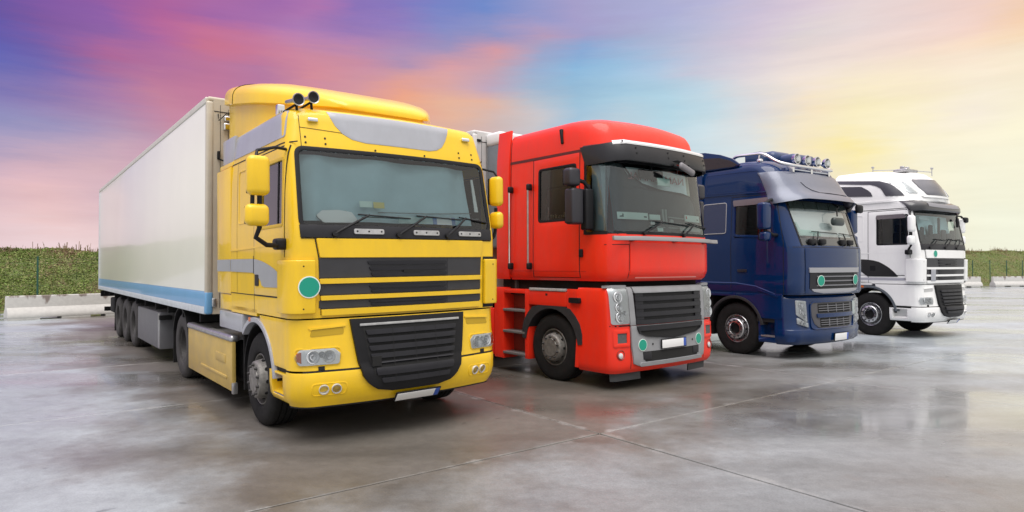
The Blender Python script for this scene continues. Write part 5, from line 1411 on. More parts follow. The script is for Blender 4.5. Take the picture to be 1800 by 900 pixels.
    for z, k in ((2.955, .30), (3.0, .285), (3.06, .25), (3.15, .20), (3.30, .15), (3.42, .115), (3.52, .08), (3.60, .05)):
        rows.append([S.fpt(u, z, max(.012, k * min(1, .22 + 1.0 * (min(u, W - u) - .055) / .45))) for u in us])
    m = MB(); bk = [[p + Vector((0, .025, 0)) for p in r] for r in rows]; skin_patch(m, rows, bk); m.grid(bk)
    vis = m.build('sun_visor', vm, t, angle=50)
    def vof(z, u):
        T = ((2.955, .30), (3.06, .25), (3.15, .20), (3.30, .15), (3.42, .115), (3.52, .08), (3.6, .05))
        for (a, x), (b, y) in zip(T, T[1:]):
            if a <= z <= b: k = x + (y - x) * (z - a) / (b - a); break
        return max(.012, k * min(1, .22 + (min(u, W - u) - .055) / .45))
    m = MB()
    pts = [(.62, 3.36), (.68, 3.26), (.80, 3.19), (1.0, 3.145), (1.3, 3.12), (1.9, 3.10), (2.25, 3.10)]
    m.tube([S.fpt(u, z, vof(z, u) + .002) for u, z in pts], .007, 6); m.build('visor_crease', SEAM, vis)
    # hood panel, upper grille
    m = MB()
    for a in (.30, W - .30): seam_front(S, [(a, 1.24), (a, 2.12)], .010, .003, m)
    seam_front(S, [(.02, 2.125), (W - .02, 2.125)], .010, .003, m); m.build('panel_gap', SEAM, t)
    front_panel(S, rpoly([(.315, 1.245), (W - .315, 1.245), (W - .315, 2.115), (.315, 2.115)], .02), .008, .02, 14).build('front_flap', body, t, bevel=.006)
    ug = front_panel(S, [(.46, 1.32), (W - .46, 1.32), (W - .40, 1.73), (.40, 1.73)], .014, .02, 12).build('upper_grille', mat('grille black', (.012, .012, .013), .7), t)
    sv = mat('satin silver', (.40, .40, .42), .35, .6)
    front_panel(S, rpoly([(.39, 1.645), (W - .39, 1.645), (W - .385, 1.74), (.385, 1.74)], .015), .030, .03, 14).build('grille_top_bar', sv, ug, bevel=.008)
    front_panel(S, rpoly([(.52, 1.285), (.80, 1.262), (W - .80, 1.262), (W - .52, 1.285), (W - .44, 1.335), (.44, 1.335)], .015), .030, .03, 14).build('grille_lower_bar', sv, ug, bevel=.008)
    for z in (1.40, 1.485, 1.57): front_panel(S, rect(.60, W - .60, z - .012, z + .012), .026, .02, 12).build('grille_slat', mat('slat grey', (.20, .20, .215), .4, .4), ug, bevel=.004)
    for a in ((.415, .62), (W - .62, W - .415)): front_panel(S, rect(*a, 1.34, 1.64), .020, .02, 3).build('grille_pad', GREY_PL, ug)
    green_disc(t, S, .70, 1.49, .105, off=.034); green_disc(t, S, W - .56, 1.50, .105, off=.034)
    # bumper
    B = Surf([(.28, .06, .06, .30, .28, .12), (.34, -.01, .01, .32, .28, .13), (.55, -.025, 0, .32, .28, .13), (.575, -.005, .004, .32, .28, .13), (1.14, .025, .006, .32, .28, .12), (1.20, .07, .03, .30, .26, .11)])
    m = MB(); cab_shell(B, [.28, .30, .34, .45, .55, .565, .575, .75, .95, 1.10, 1.14, 1.17, 1.20], [.46, .50], mb=m, ncn=9)
    m.poly([B.P(('L', .50), 1.20)] + [B.P(('CL', i / 7), 1.20) for i in range(8)] + [B.P(('CR', 1 - i / 7), 1.20) for i in range(8)] + [B.P(('R', .50), 1.20)])
    m.build('bumper', body, t, angle=45)
    m = MB(); m.box(.12, W - .12, .30, 1.6, 1.15, 1.30); m.build('front_gap', SEAM, t)
    gp = [(.52, 1.075), (.545, .80), (.60, .67), (.70, .60), (.95, .565), (W - .95, .565), (W - .70, .60), (W - .60, .67), (W - .545, .80), (W - .52, 1.075)]
    lg = front_panel(B, gp, .010, .03, 14, .05).build('lower_grille', mat('grille frame grey', (.075, .072, .078), .5), t, bevel=.008)
    for (z0, z1, a) in ((.87, 1.05, .70), (.605, .775, .75)):
        k = front_panel(B, rpoly(rect(a, W - a + .03, z0, z1), .02), .012, .01, 10).build('grille_opening', SEAM, lg)
        q = MB()
        for i in range(1, 4): front_panel(B, rect(a + .01, W - a + .02, z0 + (z1 - z0) * i / 4 - .006, z0 + (z1 - z0) * i / 4 + .006), .026, .012, 10, mb=q)
        for i in range(1, 4): u = a + (W - 2 * a) * i / 4; front_panel(B, rect(u - .008, u + .008, z0 + .01, z1 - .01), .024, .012, 1, mb=q)
        q.build('grille_bars', mat('slat grey', (.20, .20, .215), .4, .4), k)
    front_panel(B, rpoly([(.66, .785), (W - .56, .785), (W - .56, .86), (.66, .86)], .02), .034, .03, 12).build('grille_bar', body, lg, bevel=.010)
    o, i = frame_of([(.50, .555), (W - .50, .555), (W - .50, 1.09), (.50, 1.09)], .12, .02, 8)
    ring_panel(B.fpt, o, i, .022, .02).build('grille_rim', body, lg, bevel=.005)
    front_panel(B, rect(1.95, 2.09, .80, 1.07), .026, .01, 3).build('grey_patch', mat('pale grey patch', (.36, .41, .40), .4), t, bevel=.004)  # pale grey patch beside the lower grille
    for rr in (False, True):
        f = (lambda p: mirrorpoly(p)) if rr else (lambda p: p)
        hp = f([(.175, .85), (.42, .70), (.40, 1.105), (.165, 1.125)])
        bl = [(.27, 1.03, .05), (.29, .90, .055), (.36, .82, .035)]; bl = [(W - a, b_, c) for a, b_, c in bl] if rr else bl
        lamp(t, B, rpoly(hp, .02), .026, bl)
        hp = f([(.185, .685), (.44, .61), (.435, .69), (.18, .80)])
        bl = [(.26, .705, .03), (.35, .68, .03)]; bl = [(W - a, b_, c) for a, b_, c in bl] if rr else bl
        lamp(t, B, rpoly(hp, .015), .026, bl, 'fog_lamp')
    number_plate(t, B, 1.12, 1.62, .33, .465, .030)
    # sides
    yc, zc, ra = 1.40, .52, .645
    for rr in (False, True):
        X = (lambda x: W - x) if rr else (lambda x: x)
        L = Surf([(.2, -2, .0, .05, .05, 0), (1.6, -2, .0, .05, .05, 0)])
        arc = [(yc - math.sqrt(ra ** 2 - (z - zc) ** 2), z) for z in frange(.76, 1.15, .05)]
        side_panel(L, [(.34, .78), (.38, .76)] + arc + [(1.36, 1.165), (1.36, 1.24), (.34, 1.24)], .0, .04, 6, .06, right=rr).build('side_panel', body, t, bevel=.010)
        side_panel(L, rect(1.36, vr, 1.165, 1.24), .0, .04, 4, right=rr).build('sill', body, t, bevel=.006)
        m = MB(); side_panel(L, rpoly([(.42, 1.165), (.85, 1.30), (.87, 1.33), (.42, 1.20)], .008), .012, .012, 6, .04, right=rr, mb=m); m.build('door_crease', body, t, bevel=.004)
        m = MB(); seam_side(S, [(.48, 1.24), (.90, 1.38), (1.35, 1.435), (vr, 1.44)], .018, .006, m, rr); m.build('fender_crease', mat('crease highlight blue', (.06, .11, .30), .25, coat=.8), t)  # highlight along the crease painted on as a lighter blue strip
        m = MB(); arc_guard(min(X(-.012), X(.34)), max(X(-.012), X(.34)), yc, zc, .605, 170, 10, .055, 24, m); m.build('wheel_arch', mat('arch plastic', (.028, .028, .030), .6, noise=.3), t, bevel=.006)
        m = MB(); arc_guard(min(X(.05), X(.7)), max(X(.05), X(.7)), yc, zc, .59, 178, 2, .02, 18, m); m.box(min(X(.66), X(.7)), max(X(.66), X(.7)), .8, 2.1, .4, 1.25); m.build('inner_mudguard', CHASSIS, t)
        st = MB(); st.box(min(X(.01), X(.3)), max(X(.01), X(.3)), .47, .86, .30, .42); st.box(min(X(.16), X(.3)), max(X(.16), X(.3)), .47, .86, .42, .74); st.box(min(X(.01), X(.3)), max(X(.01), X(.3)), .78, .86, .42, .70)
        s_ = st.build('step_housing', body, t, bevel=.012)
        m = MB(); m.box(min(X(.0), X(.17)), max(X(.0), X(.17)), .50, .80, .412, .436); m.build('step_tread', CHROME if False else mat('step alloy', (.55, .55, .56), .3, .8), s_, bevel=.004)
        m = MB(); m.box(min(X(.02), X(.3)), max(X(.02), X(.3)), .40, .90, .69, .79); m.build('side_gap', SEAM, t)
        # door joints, window
        m = MB(); seam_side(S, [(1.48, 1.24), (1.48, 3.17)], .012, .003, m, rr); seam_side(S, [(.52, 3.16), (1.48, 3.17)], .012, .003, m, rr); seam_side(S, [(.30, 1.25), (.30, 2.2), (.50, 3.10)], .012, .003, m, rr); m.build('panel_gap', SEAM, t)
        fp = [(.52, 2.32), (1.42, 2.42), (1.42, 3.10), (.60, 3.10)]
        wpoly = [(.505, 2.33), (.62, 2.30), (1.25, 2.36), (1.415, 2.50), (1.415, 3.09), (.62, 3.09)]
        fo, fi = frame_of([(.47, 2.30), (1.44, 2.36), (1.44, 3.11), (.60, 3.11)], .10, .05, 6)
        dr = ring_panel(lambda a, z, of: S.spt(a, z, of, rr), fo, fi, .010, .04).build('door_window_frame', body, t, bevel=.006)
        side_panel(S, [(.535, 2.345), (1.40, 2.39), (1.40, 3.07), (.635, 3.07)], -.008, .006, 5, .15, right=rr).build('side_window', glass_mat('brown side glass', (.16, .11, .11), 1.0), dr)
        m = MB(); side_panel(S, rpoly([(.60, 2.98), (1.42, 2.98), (1.44, 3.10), (.62, 3.10)], .03), .030, .015, 6, right=rr, mb=m); m.build('wind_deflector', mat('smoked deflector', (.15, .13, .14), .25, coat=.5), dr)
        m = MB(); side_panel(S, rect(.80, .83, 2.36, 3.0), .002, .01, 1, right=rr, mb=m); m.build('window_bar', BLACK_PL, dr)
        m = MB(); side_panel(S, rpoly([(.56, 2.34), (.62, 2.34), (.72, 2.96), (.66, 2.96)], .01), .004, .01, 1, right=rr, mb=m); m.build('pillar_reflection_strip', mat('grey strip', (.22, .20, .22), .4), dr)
        fo, fi = frame_of(rect(1.60, 2.20, 2.44, 3.08), .06, .014, 6)
        ring_panel(lambda a, z, of: S.spt(a, z, of, rr), fo, fi, .010, .014).build('side_window_trim', CHROME, t)
        side_panel(S, rpoly(rect(1.612, 2.19, 2.452, 3.068), .05), .004, .008, 4, .15, right=rr).build('rear_side_window', mat('dark blue pane', (.012, .024, .075), .08, coat=1.0), t)
        o, i = frame_of([(.82, 3.24), (2.14, 3.28), (2.14, 3.70), (.86, 3.66)], .07, .014, 6)
        ring_panel(lambda a, z, of: S.spt(a, z, of, rr), o, i, .005, .008).build('roof_panel_rib', body, t, bevel=.003)
        side_panel(S, rpoly([(.62, 3.20), (vr, 3.24), (vr, 3.27), (.62, 3.225)], .008), .014, .02, 8, right=rr).build('roof_crease', body, t, bevel=.005)
        m = MB(); side_panel(S, rpoly(rect(1.10, 1.32, 1.655, 1.71), .02), .018, .02, 3, right=rr, mb=m); m.build('door_handle', mat('dark handle', (.02, .022, .03), .4), t, bevel=.006)
        # side collar and mesh fin at the rear of the roof
        m = MB(); pts = [(1.32, 3.84), (1.5, 3.98), (1.8, 4.10), (2.2, 4.20), (2.75, 4.24), (2.75, 3.80), (1.40, 3.79)]
        m.prism([(X(.09), v, z) for v, z in pts], (.05 if not rr else -.05, 0, 0)); fn = m.build('roof_fin', body, t, bevel=.015)
        pts = [(1.38, 3.84), (1.55, 3.945), (1.8, 4.03), (2.7, 4.13), (2.7, 3.83), (1.44, 3.81)]
        m = MB(); m.prism([(X(.083), v, z) for v, z in pts], (.012 if not rr else -.012, 0, 0)); m.build('fin_mesh', mat('brown mesh', (.035, .028, .028), .5, noise=.6, nscale=90, bump=.5, bscale=120), fn)
        m = MB(); m.box(min(X(.02), X(.06)), max(X(.02), X(.06)), vr - .03, 2.8, 1.25, 3.85); m.build('side_extender', body, t, bevel=.01)
        m = MB(); m.box(min(X(.02), X(.08)), max(X(.02), X(.08)), 2.4, 4.7, .25, .95); m.build('side_skirt', body, t, bevel=.012)
        b = lambda *r, **k: mirror_box(t, 'mirror', *r, **k)
        x0, x1 = (-.40, -.16) if not rr else (W + .16, W + .40)
        b(x0, x1, .42, .60, 2.46, 2.97, body, r=.05); b(x0 + .03, x1, .42, .58, 2.24, 2.42, body, r=.05)
        m = MB(); m.tube([(X(-.28), .5, 2.95), (X(-.1), .50, 3.03), (X(.06), .56, 3.05)], .03, 8); m.tube([(X(-.25), .52, 2.44), (X(-.10), .44, 2.36), (X(.04), .44, 2.36)], .032, 8); m.tube([(X(-.25), .52, 2.47), (X(-.25), .52, 2.40)], .03, 8); m.build('mirror_arm', BLACK_PL, t, angle=60)
    # kerb mirror on a crooked arm at the far corner
    m = MB(); m.rbox(2.76, 2.98, .34, .44, 2.90, 3.08, .05); km = m.build('kerb_mirror', BLACK_PL, t, angle=60)
    m = MB(); m.tube([(2.38, .44, 2.98), (2.50, .38, 2.95), (2.60, .37, 3.05), (2.70, .38, 3.09), (2.80, .39, 3.06)], .018, 7); m.rbox(2.36, 2.52, .36, .48, 2.90, 2.99, .03); m.build('mirror_arm', BLACK_PL, km, angle=60)
    # chrome lamp bar on the roof
    m = MB()
    def rnd(pts, n=5):
        o = [Vector(pts[0])]
        for a, b, c in zip(pts, pts[1:], pts[2:]):
            a, b, c = Vector(a), Vector(b), Vector(c); p, q = b + (a - b).normalized() * min(.12, (a - b).length * .45), b + (c - b).normalized() * min(.12, (c - b).length * .45)
            for i in range(n + 1): s = i / n; o.append(p * (1 - s) ** 2 + b * 2 * s * (1 - s) + q * s * s)
        return o + [Vector(pts[-1])]
    path = [(.30, 1.72, 3.86), (.30, 1.60, 4.05), (.30, .92, 4.02), (.34, .62, 3.80), (.52, .46, 3.745), (W - .52, .46, 3.745), (W - .34, .62, 3.80), (W - .30, .92, 4.02), (W - .30, 1.60, 4.05), (W - .30, 1.72, 3.86)]
    m.tube(rnd(path), .032, 10); bar = m.build('lamp_bar', CHROME, t, angle=60)
    m = MB(); m.tube([(.62, .50, 3.68), (W - .62, .50, 3.68)], .022, 8)
    for u in (.62, 1.245, W - .62): m.box(u - .03, u + .03, .47, .60, 3.62, 3.76)
    m.tube([(.30, 1.0, 4.02), (.30, 1.02, 3.84)], .02, 7); m.rbox(.26, .36, .95, 1.06, 3.84, 3.92, .03)
    m.build('bar_bracket', CHROME, bar)
    for u in (.72, 1.08, 1.43, 1.78):
        m = MB(); m.lathe([(.0, .10), (.05, .095), (.088, .06), (.105, .0), (.108, -.012), (.098, -.016), (.06, .0), (.0, .01)], (u, .46, 3.885), (0, 1, 0), 22); l_ = m.build('work_lamp', CHROME, bar, angle=50)
        m = MB(); m.lathe([(.097, -.014), (.06, -.024), (0, -.028)], (u, .46, 3.885), (0, 1, 0), 20); m.build('lens', LENS, l_)
        m = MB(); m.lathe([(.09, .0), (.05, .03), (0, .035)], (u, .46, 3.885), (0, 1, 0), 20); m.build('reflector', REFLECTOR, l_)
    m = MB(); m.rbox(1.0, 1.7, 1.15, 1.75, 3.90, 4.20, .12); m.rbox(1.15, 1.95, .78, 1.2, 3.86, 4.10, .10); m.rbox(.75, 1.05, 1.3, 1.7, 3.9, 4.17, .05)
    m.build('roof_air_unit', paint('navy unit paint', (.018, .045, .13), .35, .5), t, angle=60)
    m = MB(); m.box(.08, W - .08, 2.0, 4.7, .34, 1.24); m.build('chassis_filler', CHASSIS, t, bevel=.02)  # dark filler block added to close the bright gap behind the cab
    chassis(t, 3.8, 5.8, 1.40, kind='chrome')
    return t

# ------------------------------------------------------------------ box semi-trailers
def semi_trailer(label, loc, yaw, group, side_m, front_m, stripe=True, reefer=False, L=13.5, top=4.15, axle=7.0, detail=True):
    """local origin: front left corner on the ground; y runs to the back"""
    t = empty('semi_trailer', loc, yaw); tag(t, label, 'trailer', group)
    x0, x1 = -.05, 2.54; zb = 1.12
    m = MB(); m.box(x0 + .004, x1 - .004, .012, L, zb, top - .03); m.build('box_core', front_m, t)
    for x, nm in ((x0, 'side_wall'), (x1, 'side_wall')):
        s = 1 if x == x0 else -1
        m = MB(); m.box(min(x, x + s * .02), max(x, x + s * .02), .03, L - .03, zb + .32 if stripe else zb + .10, top - .10); m.build(nm, side_m, t, bevel=.003)
        if stripe:
            m = MB(); m.box(min(x - s * .0, x + s * .02), max(x - s * .0, x + s * .02), .03, L - .03, zb + .105, zb + .317); m.build('blue_band', mat('sky blue band', (.13, .33, .56), .35, coat=.4, noise=.06, nscale=2), t, bevel=.002)
        m = MB(); m.box(min(x - s * .012, x + s * .03), max(x - s * .012, x + s * .03), .03, L - .02, zb, zb + .10); m.build('lower_rail', mat('pale rail', (.56, .60, .63), .4, .2, noise=.15), t, bevel=.008)
        m = MB(); m.box(min(x - s * .010, x + s * .04), max(x - s * .010, x + s * .04), .02, L, top - .098, top); m.build('top_rail', front_m if not stripe else mat('rail cream', (.60, .58, .50), .4, .1, noise=.1), t, bevel=.025, seg=3)
        m = MB(); m.box(min(x - s * .006, x + s * .05), max(x - s * .006, x + s * .05), L - .05, L + .03, zb, top - .02); m.build('rear_post', mat('pale rail', (.56, .60, .63), .4, .2), t, bevel=.012)
    m = MB(); m.rbox(x0 + .02, x1 - .02, .0, L, top - .06, top + .012, .03); m.build('roof', front_m, t, angle=50)
    # front wall and corner posts
    for x in (x0 - .004, x1 - .096):
        m = MB(); m.rbox(x, x + .10, -.022, .06, zb, top - .06, .03); m.build('corner_post', mat('tan post ' + front_m.name, (.50, .45, .36) if stripe else (.62, .62, .61), .4, .1, noise=.08), t, angle=60)
        if stripe:
            m = MB(); m.rbox(x - .003, x + .103, -.026, .062, zb + .0, zb + .317, .03); m.build('blue_band', MATS['sky blue band'], t, angle=60)
    m = MB(); m.box(x0 + .09, x1 - .09, -.008, .02, zb, top - .04); fw = m.build('front_wall', front_m, t)
    m = MB()
    m.box(.13, .135, -.012, .0, 1.2, top - .1); m.box(.235, .24, -.012, 0, 2.6, top - .15); m.box(x0 + .1, x1 - .1, -.014, 0, top - .20, top - .19)
    m.build('wall_joint', SEAM, fw)
    if detail and stripe:
        m = MB(); m.rbox(.17, .27, -.07, .0, 3.83, 3.90, .02); m.rbox(.165, .28, -.07, .0, 3.70, 3.80, .02); m.build('marker_lamp', CHROME, t, angle=60)
        m = MB(); m.tube([(.10, -.02, 3.92), (.10, -.05, 3.82), (.2, -.05, 3.93), (.3, -.05, 3.92)], .008, 6); m.tube([(.11, -.02, 3.38), (.11, -.06, 3.28), (.2, -.07, 3.25), (.34, -.07, 3.26)], .012, 6); m.rbox(.09, .13, -.04, 0, 3.28, 3.40, .012); m.rbox(.24, .28, -.04, 0, 3.30, 3.40, .012); m.rbox(.10, .16, -.04, 0, 2.62, 2.66, .012)
        m.build('cable', CHASSIS, t, angle=60)
        m = MB(); m.rbox(.03, .09, -.04, .0, 1.22, 1.34, .015); m.build('corner_plate', ALU, t, angle=60)
    if reefer:
        m = MB(); m.rbox(.24, 2.25, -.42, -.01, 2.1, 3.98, .05); r_ = m.build('cooling_unit', mat('unit grey', (.16, .18, .20), .5, noise=.1), t, angle=50)
        m = MB(); m.rbox(.22, 2.27, -.43, -.01, 3.96, 4.20, .06); m.build('unit_cap', mat('unit white', (.74, .74, .73), .4), r_, angle=50)
        m = MB(); m.box(.02, .11, -.03, .0, 4.04, 4.085); m.build('marker_lamp', CHASSIS, t, bevel=.006)
    # underside
    m = MB()
    for x in (.78, 1.60): m.box(x, x + .10, .4, L, .80, zb - .01)
    for y in np.arange(.5, L, 1.2): m.box(.0, 2.49, y, y + .06, .98, zb - .012)
    m.box(.0, 2.49, L - .12, L - .02, .90, 1.08); m.box(.1, 2.39, L - .1, L - .02, .45, .58); m.box(.5, .6, L - .14, L - .03, .5, 1.0); m.box(1.9, 2.0, L - .14, L - .03, .5, 1.0)
    for k in range(3): m.box(.3, 2.2, axle + 1.31 * k - .07, axle + 1.31 * k + .07, .42, .58)
    m.build('chassis_frame', CHASSIS, t)
    for x in (.35, 2.0):
        m = MB(); m.box(x, x + .13, 2.6, 2.73, .35, 1.1); m.box(x - .08, x + .21, 2.55, 2.8, .28, .35); m.build('landing_leg', CHASSIS, t)
    for rr in (False, True):
        for k in range(3):
            wheel(t, 'drive', 2.47 if rr else .02, axle + 1.31 * k, .515, rr, .37, dusty=True)
        X = (lambda x: 2.49 - x) if rr else (lambda x: x)
        m = MB(); m.box(min(X(.02), X(.40)), max(X(.02), X(.40)), axle + 2.62 + .66, axle + 2.62 + .68, .10, .9); m.build('mud_flap', RUBBER, t)
        m = MB(); m.rbox(min(X(.03), X(.5)), max(X(.03), X(.5)), axle + 3.5, axle + 4.3, .55, .95, .04); m.build('spare_carrier', CHASSIS, t, angle=60)
        if detail:
            m = MB(); m.box(min(X(.02), X(.55)), max(X(.02), X(.55)), axle - 3.2, axle - .62, .25, .93); b_ = m.build('pallet_locker', mat('locker grey', (.145, .145, .155), .5, .2, noise=.15, nscale=3), t, bevel=.012)
            m = MB(); m.box(min(X(.012), X(.03)), max(X(.012), X(.03)), axle - 3.17, axle - 3.05, .27, .91); m.build('locker_edge', ALU, b_, bevel=.006)
            m = MB(); m.box(min(X(.0), X(.2)), max(X(.0), X(.2)), axle - 3.32, axle - 3.2, .80, .88); m.build('locker_bracket', CHASSIS, b_)
    for k in range(0 if stripe else 4):
        m = MB(); m.rbox(-.068, -.05, 1.0 + k * 3.6, 1.09 + k * 3.6, 1.04, 1.09, .012); m.build('side_marker', ORANGE, t, angle=60)
    return t

# ------------------------------------------------------------------ wet concrete yard
YAW0, LOC0 = 0.6663, (-2.03, 6.1028, 0)
def concrete_material():
    m = bpy.data.materials.new('wet concrete'); m.use_nodes = True
    nt = m.node_tree; N, L = nt.nodes, nt.links
    p = N['Principled BSDF']
    g = N.new('ShaderNodeNewGeometry'); oi = N.new('ShaderNodeObjectInfo')
    mp = N.new('ShaderNodeMapping'); mp.inputs['Rotation'].default_value = (0, 0, -YAW0); mp.inputs['Scale'].default_value = (.35, 1.0, 1)
    L.new(g.outputs['Position'], mp.inputs['Vector'])
    def noise(scale, det, rough, src):
        n = N.new('ShaderNodeTexNoise'); n.inputs['Scale'].default_value = scale; n.inputs['Detail'].default_value = det; n.inputs['Roughness'].default_value = rough
        L.new(src, n.inputs['Vector']); return n.outputs['Fac']
    def rng_(src, a, b, c, d):
        r = N.new('ShaderNodeMapRange'); r.inputs['From Min'].default_value = a; r.inputs['From Max'].default_value = b
        r.inputs['To Min'].default_value = c; r.inputs['To Max'].default_value = d; L.new(src, r.inputs['Value']); return r.outputs[0]
    def math_(op, a, b):
        n = N.new('ShaderNodeMath'); n.operation = op
        for i, v in ((0, a), (1, b)):
            if isinstance(v, (int, float)): n.inputs[i].default_value = v
            else: L.new(v, n.inputs[i])
        return n.outputs[0]
    shift = rng_(oi.outputs['Random'], 0, 1, -.07, .07)
    wet = rng_(math_('ADD', noise(.55, 7, .6, mp.outputs[0]), shift), .36, .62, 0, 1)
    film = rng_(math_('ADD', noise(.33, 5, .55, mp.outputs[0]), shift), .48, .66, 0, 1)
    grain = math_('MULTIPLY', rng_(noise(9, 8, .75, g.outputs['Position']), .3, .7, .84, 1.12), rng_(noise(70, 3, .6, g.outputs['Position']), .3, .7, .86, 1.12))
    blot = rng_(noise(1.6, 8, .65, g.outputs['Position']), .3, .75, 1.08, .80)
    drip = rng_(noise(4.2, 3, .5, g.outputs['Position']), .70, .76, 1, .62)
    blot = math_('MULTIPLY', blot, drip)
    tone = math_('MULTIPLY', rng_(oi.outputs['Random'], 0, 1, .90, 1.08), math_('MULTIPLY', grain, blot))
    mix = N.new('ShaderNodeMix'); mix.data_type = 'RGBA'
    mix.inputs['B'].default_value = (.100, .090, .075, 1)
    # sky reflection painted in as paler concrete away from the trucks, in yard coordinates
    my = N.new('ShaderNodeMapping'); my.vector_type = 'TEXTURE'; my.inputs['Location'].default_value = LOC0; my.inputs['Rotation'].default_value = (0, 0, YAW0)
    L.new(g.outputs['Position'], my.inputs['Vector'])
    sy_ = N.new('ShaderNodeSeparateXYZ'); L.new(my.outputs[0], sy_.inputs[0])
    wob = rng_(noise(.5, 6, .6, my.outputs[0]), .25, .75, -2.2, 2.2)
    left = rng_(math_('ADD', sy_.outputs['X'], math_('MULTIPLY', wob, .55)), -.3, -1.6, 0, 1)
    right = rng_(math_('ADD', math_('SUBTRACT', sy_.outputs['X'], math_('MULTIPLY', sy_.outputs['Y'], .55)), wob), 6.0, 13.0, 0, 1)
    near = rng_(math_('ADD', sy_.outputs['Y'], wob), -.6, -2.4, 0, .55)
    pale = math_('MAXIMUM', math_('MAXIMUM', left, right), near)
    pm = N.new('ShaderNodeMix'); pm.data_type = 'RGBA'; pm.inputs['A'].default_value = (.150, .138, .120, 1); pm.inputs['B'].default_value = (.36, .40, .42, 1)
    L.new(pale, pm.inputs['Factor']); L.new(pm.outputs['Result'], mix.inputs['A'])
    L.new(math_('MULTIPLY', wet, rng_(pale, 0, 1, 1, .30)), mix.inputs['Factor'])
    # worn pale edges along the joints
    tg = N.new('ShaderNodeTexCoord'); sg_ = N.new('ShaderNodeSeparateXYZ'); L.new(tg.outputs['Generated'], sg_.inputs[0])
    ex = math_('MULTIPLY', math_('MINIMUM', sg_.outputs['X'], math_('SUBTRACT', 1, sg_.outputs['X'])), 5.1)
    ey = math_('MULTIPLY', math_('MINIMUM', sg_.outputs['Y'], math_('SUBTRACT', 1, sg_.outputs['Y'])), 4.3)
    edge = rng_(math_('ADD', math_('MINIMUM', ex, ey), rng_(noise(2.5, 5, .6, g.outputs['Position']), .3, .7, -.05, .16)), .03, .09, .42, 0)
    edge = math_('MULTIPLY', edge, rng_(noise(.8, 4, .6, g.outputs['Position']), .42, .60, .12, 1))
    em = N.new('ShaderNodeMix'); em.data_type = 'RGBA'; em.inputs['B'].default_value = (.40, .40, .385, 1)
    L.new(edge, em.inputs['Factor']); L.new(mix.outputs['Result'], em.inputs['A']); mix = em
    # rusty brown stains
    rust = rng_(noise(.9, 6, .7, g.outputs['Position']), .60, .78, 0, .35)
    mix2 = N.new('ShaderNodeMix'); mix2.data_type = 'RGBA'; mix2.inputs['B'].default_value = (.17, .10, .065, 1)
    L.new(mix.outputs['Result'], mix2.inputs['A']); L.new(rust, mix2.inputs['Factor'])
    sc = N.new('ShaderNodeVectorMath'); sc.operation = 'SCALE'
    L.new(mix2.outputs['Result'], sc.inputs[0]); L.new(tone, sc.inputs['Scale']); L.new(sc.outputs[0], p.inputs['Base Color'])
    r0 = rng_(wet, 0, 1, .50, .30)
    rr = N.new('ShaderNodeMix'); rr.data_type = 'FLOAT'; L.new(film, rr.inputs['Factor']); L.new(r0, rr.inputs['A']); rr.inputs['B'].default_value = .10
    L.new(rr.outputs['Result'], p.inputs['Roughness'])
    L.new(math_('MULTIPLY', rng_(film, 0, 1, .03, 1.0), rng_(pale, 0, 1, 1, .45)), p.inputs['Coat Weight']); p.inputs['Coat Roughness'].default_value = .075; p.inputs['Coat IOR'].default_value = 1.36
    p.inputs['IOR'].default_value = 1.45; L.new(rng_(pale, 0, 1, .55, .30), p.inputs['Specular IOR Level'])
    b = N.new('ShaderNodeBump'); b.inputs['Distance'].default_value = .004
    L.new(noise(26, 8, .75, g.outputs['Position']), b.inputs['Height'])
    L.new(rng_(film, 0, 1, .42, .05), b.inputs['Strength']); L.new(b.outputs[0], p.inputs['Normal'])
    return m
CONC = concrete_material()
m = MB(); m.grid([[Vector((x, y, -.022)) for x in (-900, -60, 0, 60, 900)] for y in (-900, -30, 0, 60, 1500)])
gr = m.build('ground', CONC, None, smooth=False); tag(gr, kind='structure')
yard = empty('concrete_yard', (LOC0[0], LOC0[1], 0), YAW0 - .02); tag(yard, kind='structure')
SU, SV = 5.15, 4.32
UJ = [-32.9, -26.9, -20.9, -14.9, -8.9, -2.95, 2.78] + [2.78 + SU * k for k in range(1, 10)]
SLAB = {}
for i in range(len(UJ) - 1):
    for j in range(-4, 11):
        w = round(UJ[i + 1] - UJ[i], 3)
        if w not in SLAB:
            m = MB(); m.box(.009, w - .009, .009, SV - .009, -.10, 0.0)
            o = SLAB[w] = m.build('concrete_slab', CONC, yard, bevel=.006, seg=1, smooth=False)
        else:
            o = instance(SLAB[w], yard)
        o.location = (UJ[i], -1.22 + j * SV, random.uniform(-.003, .003))

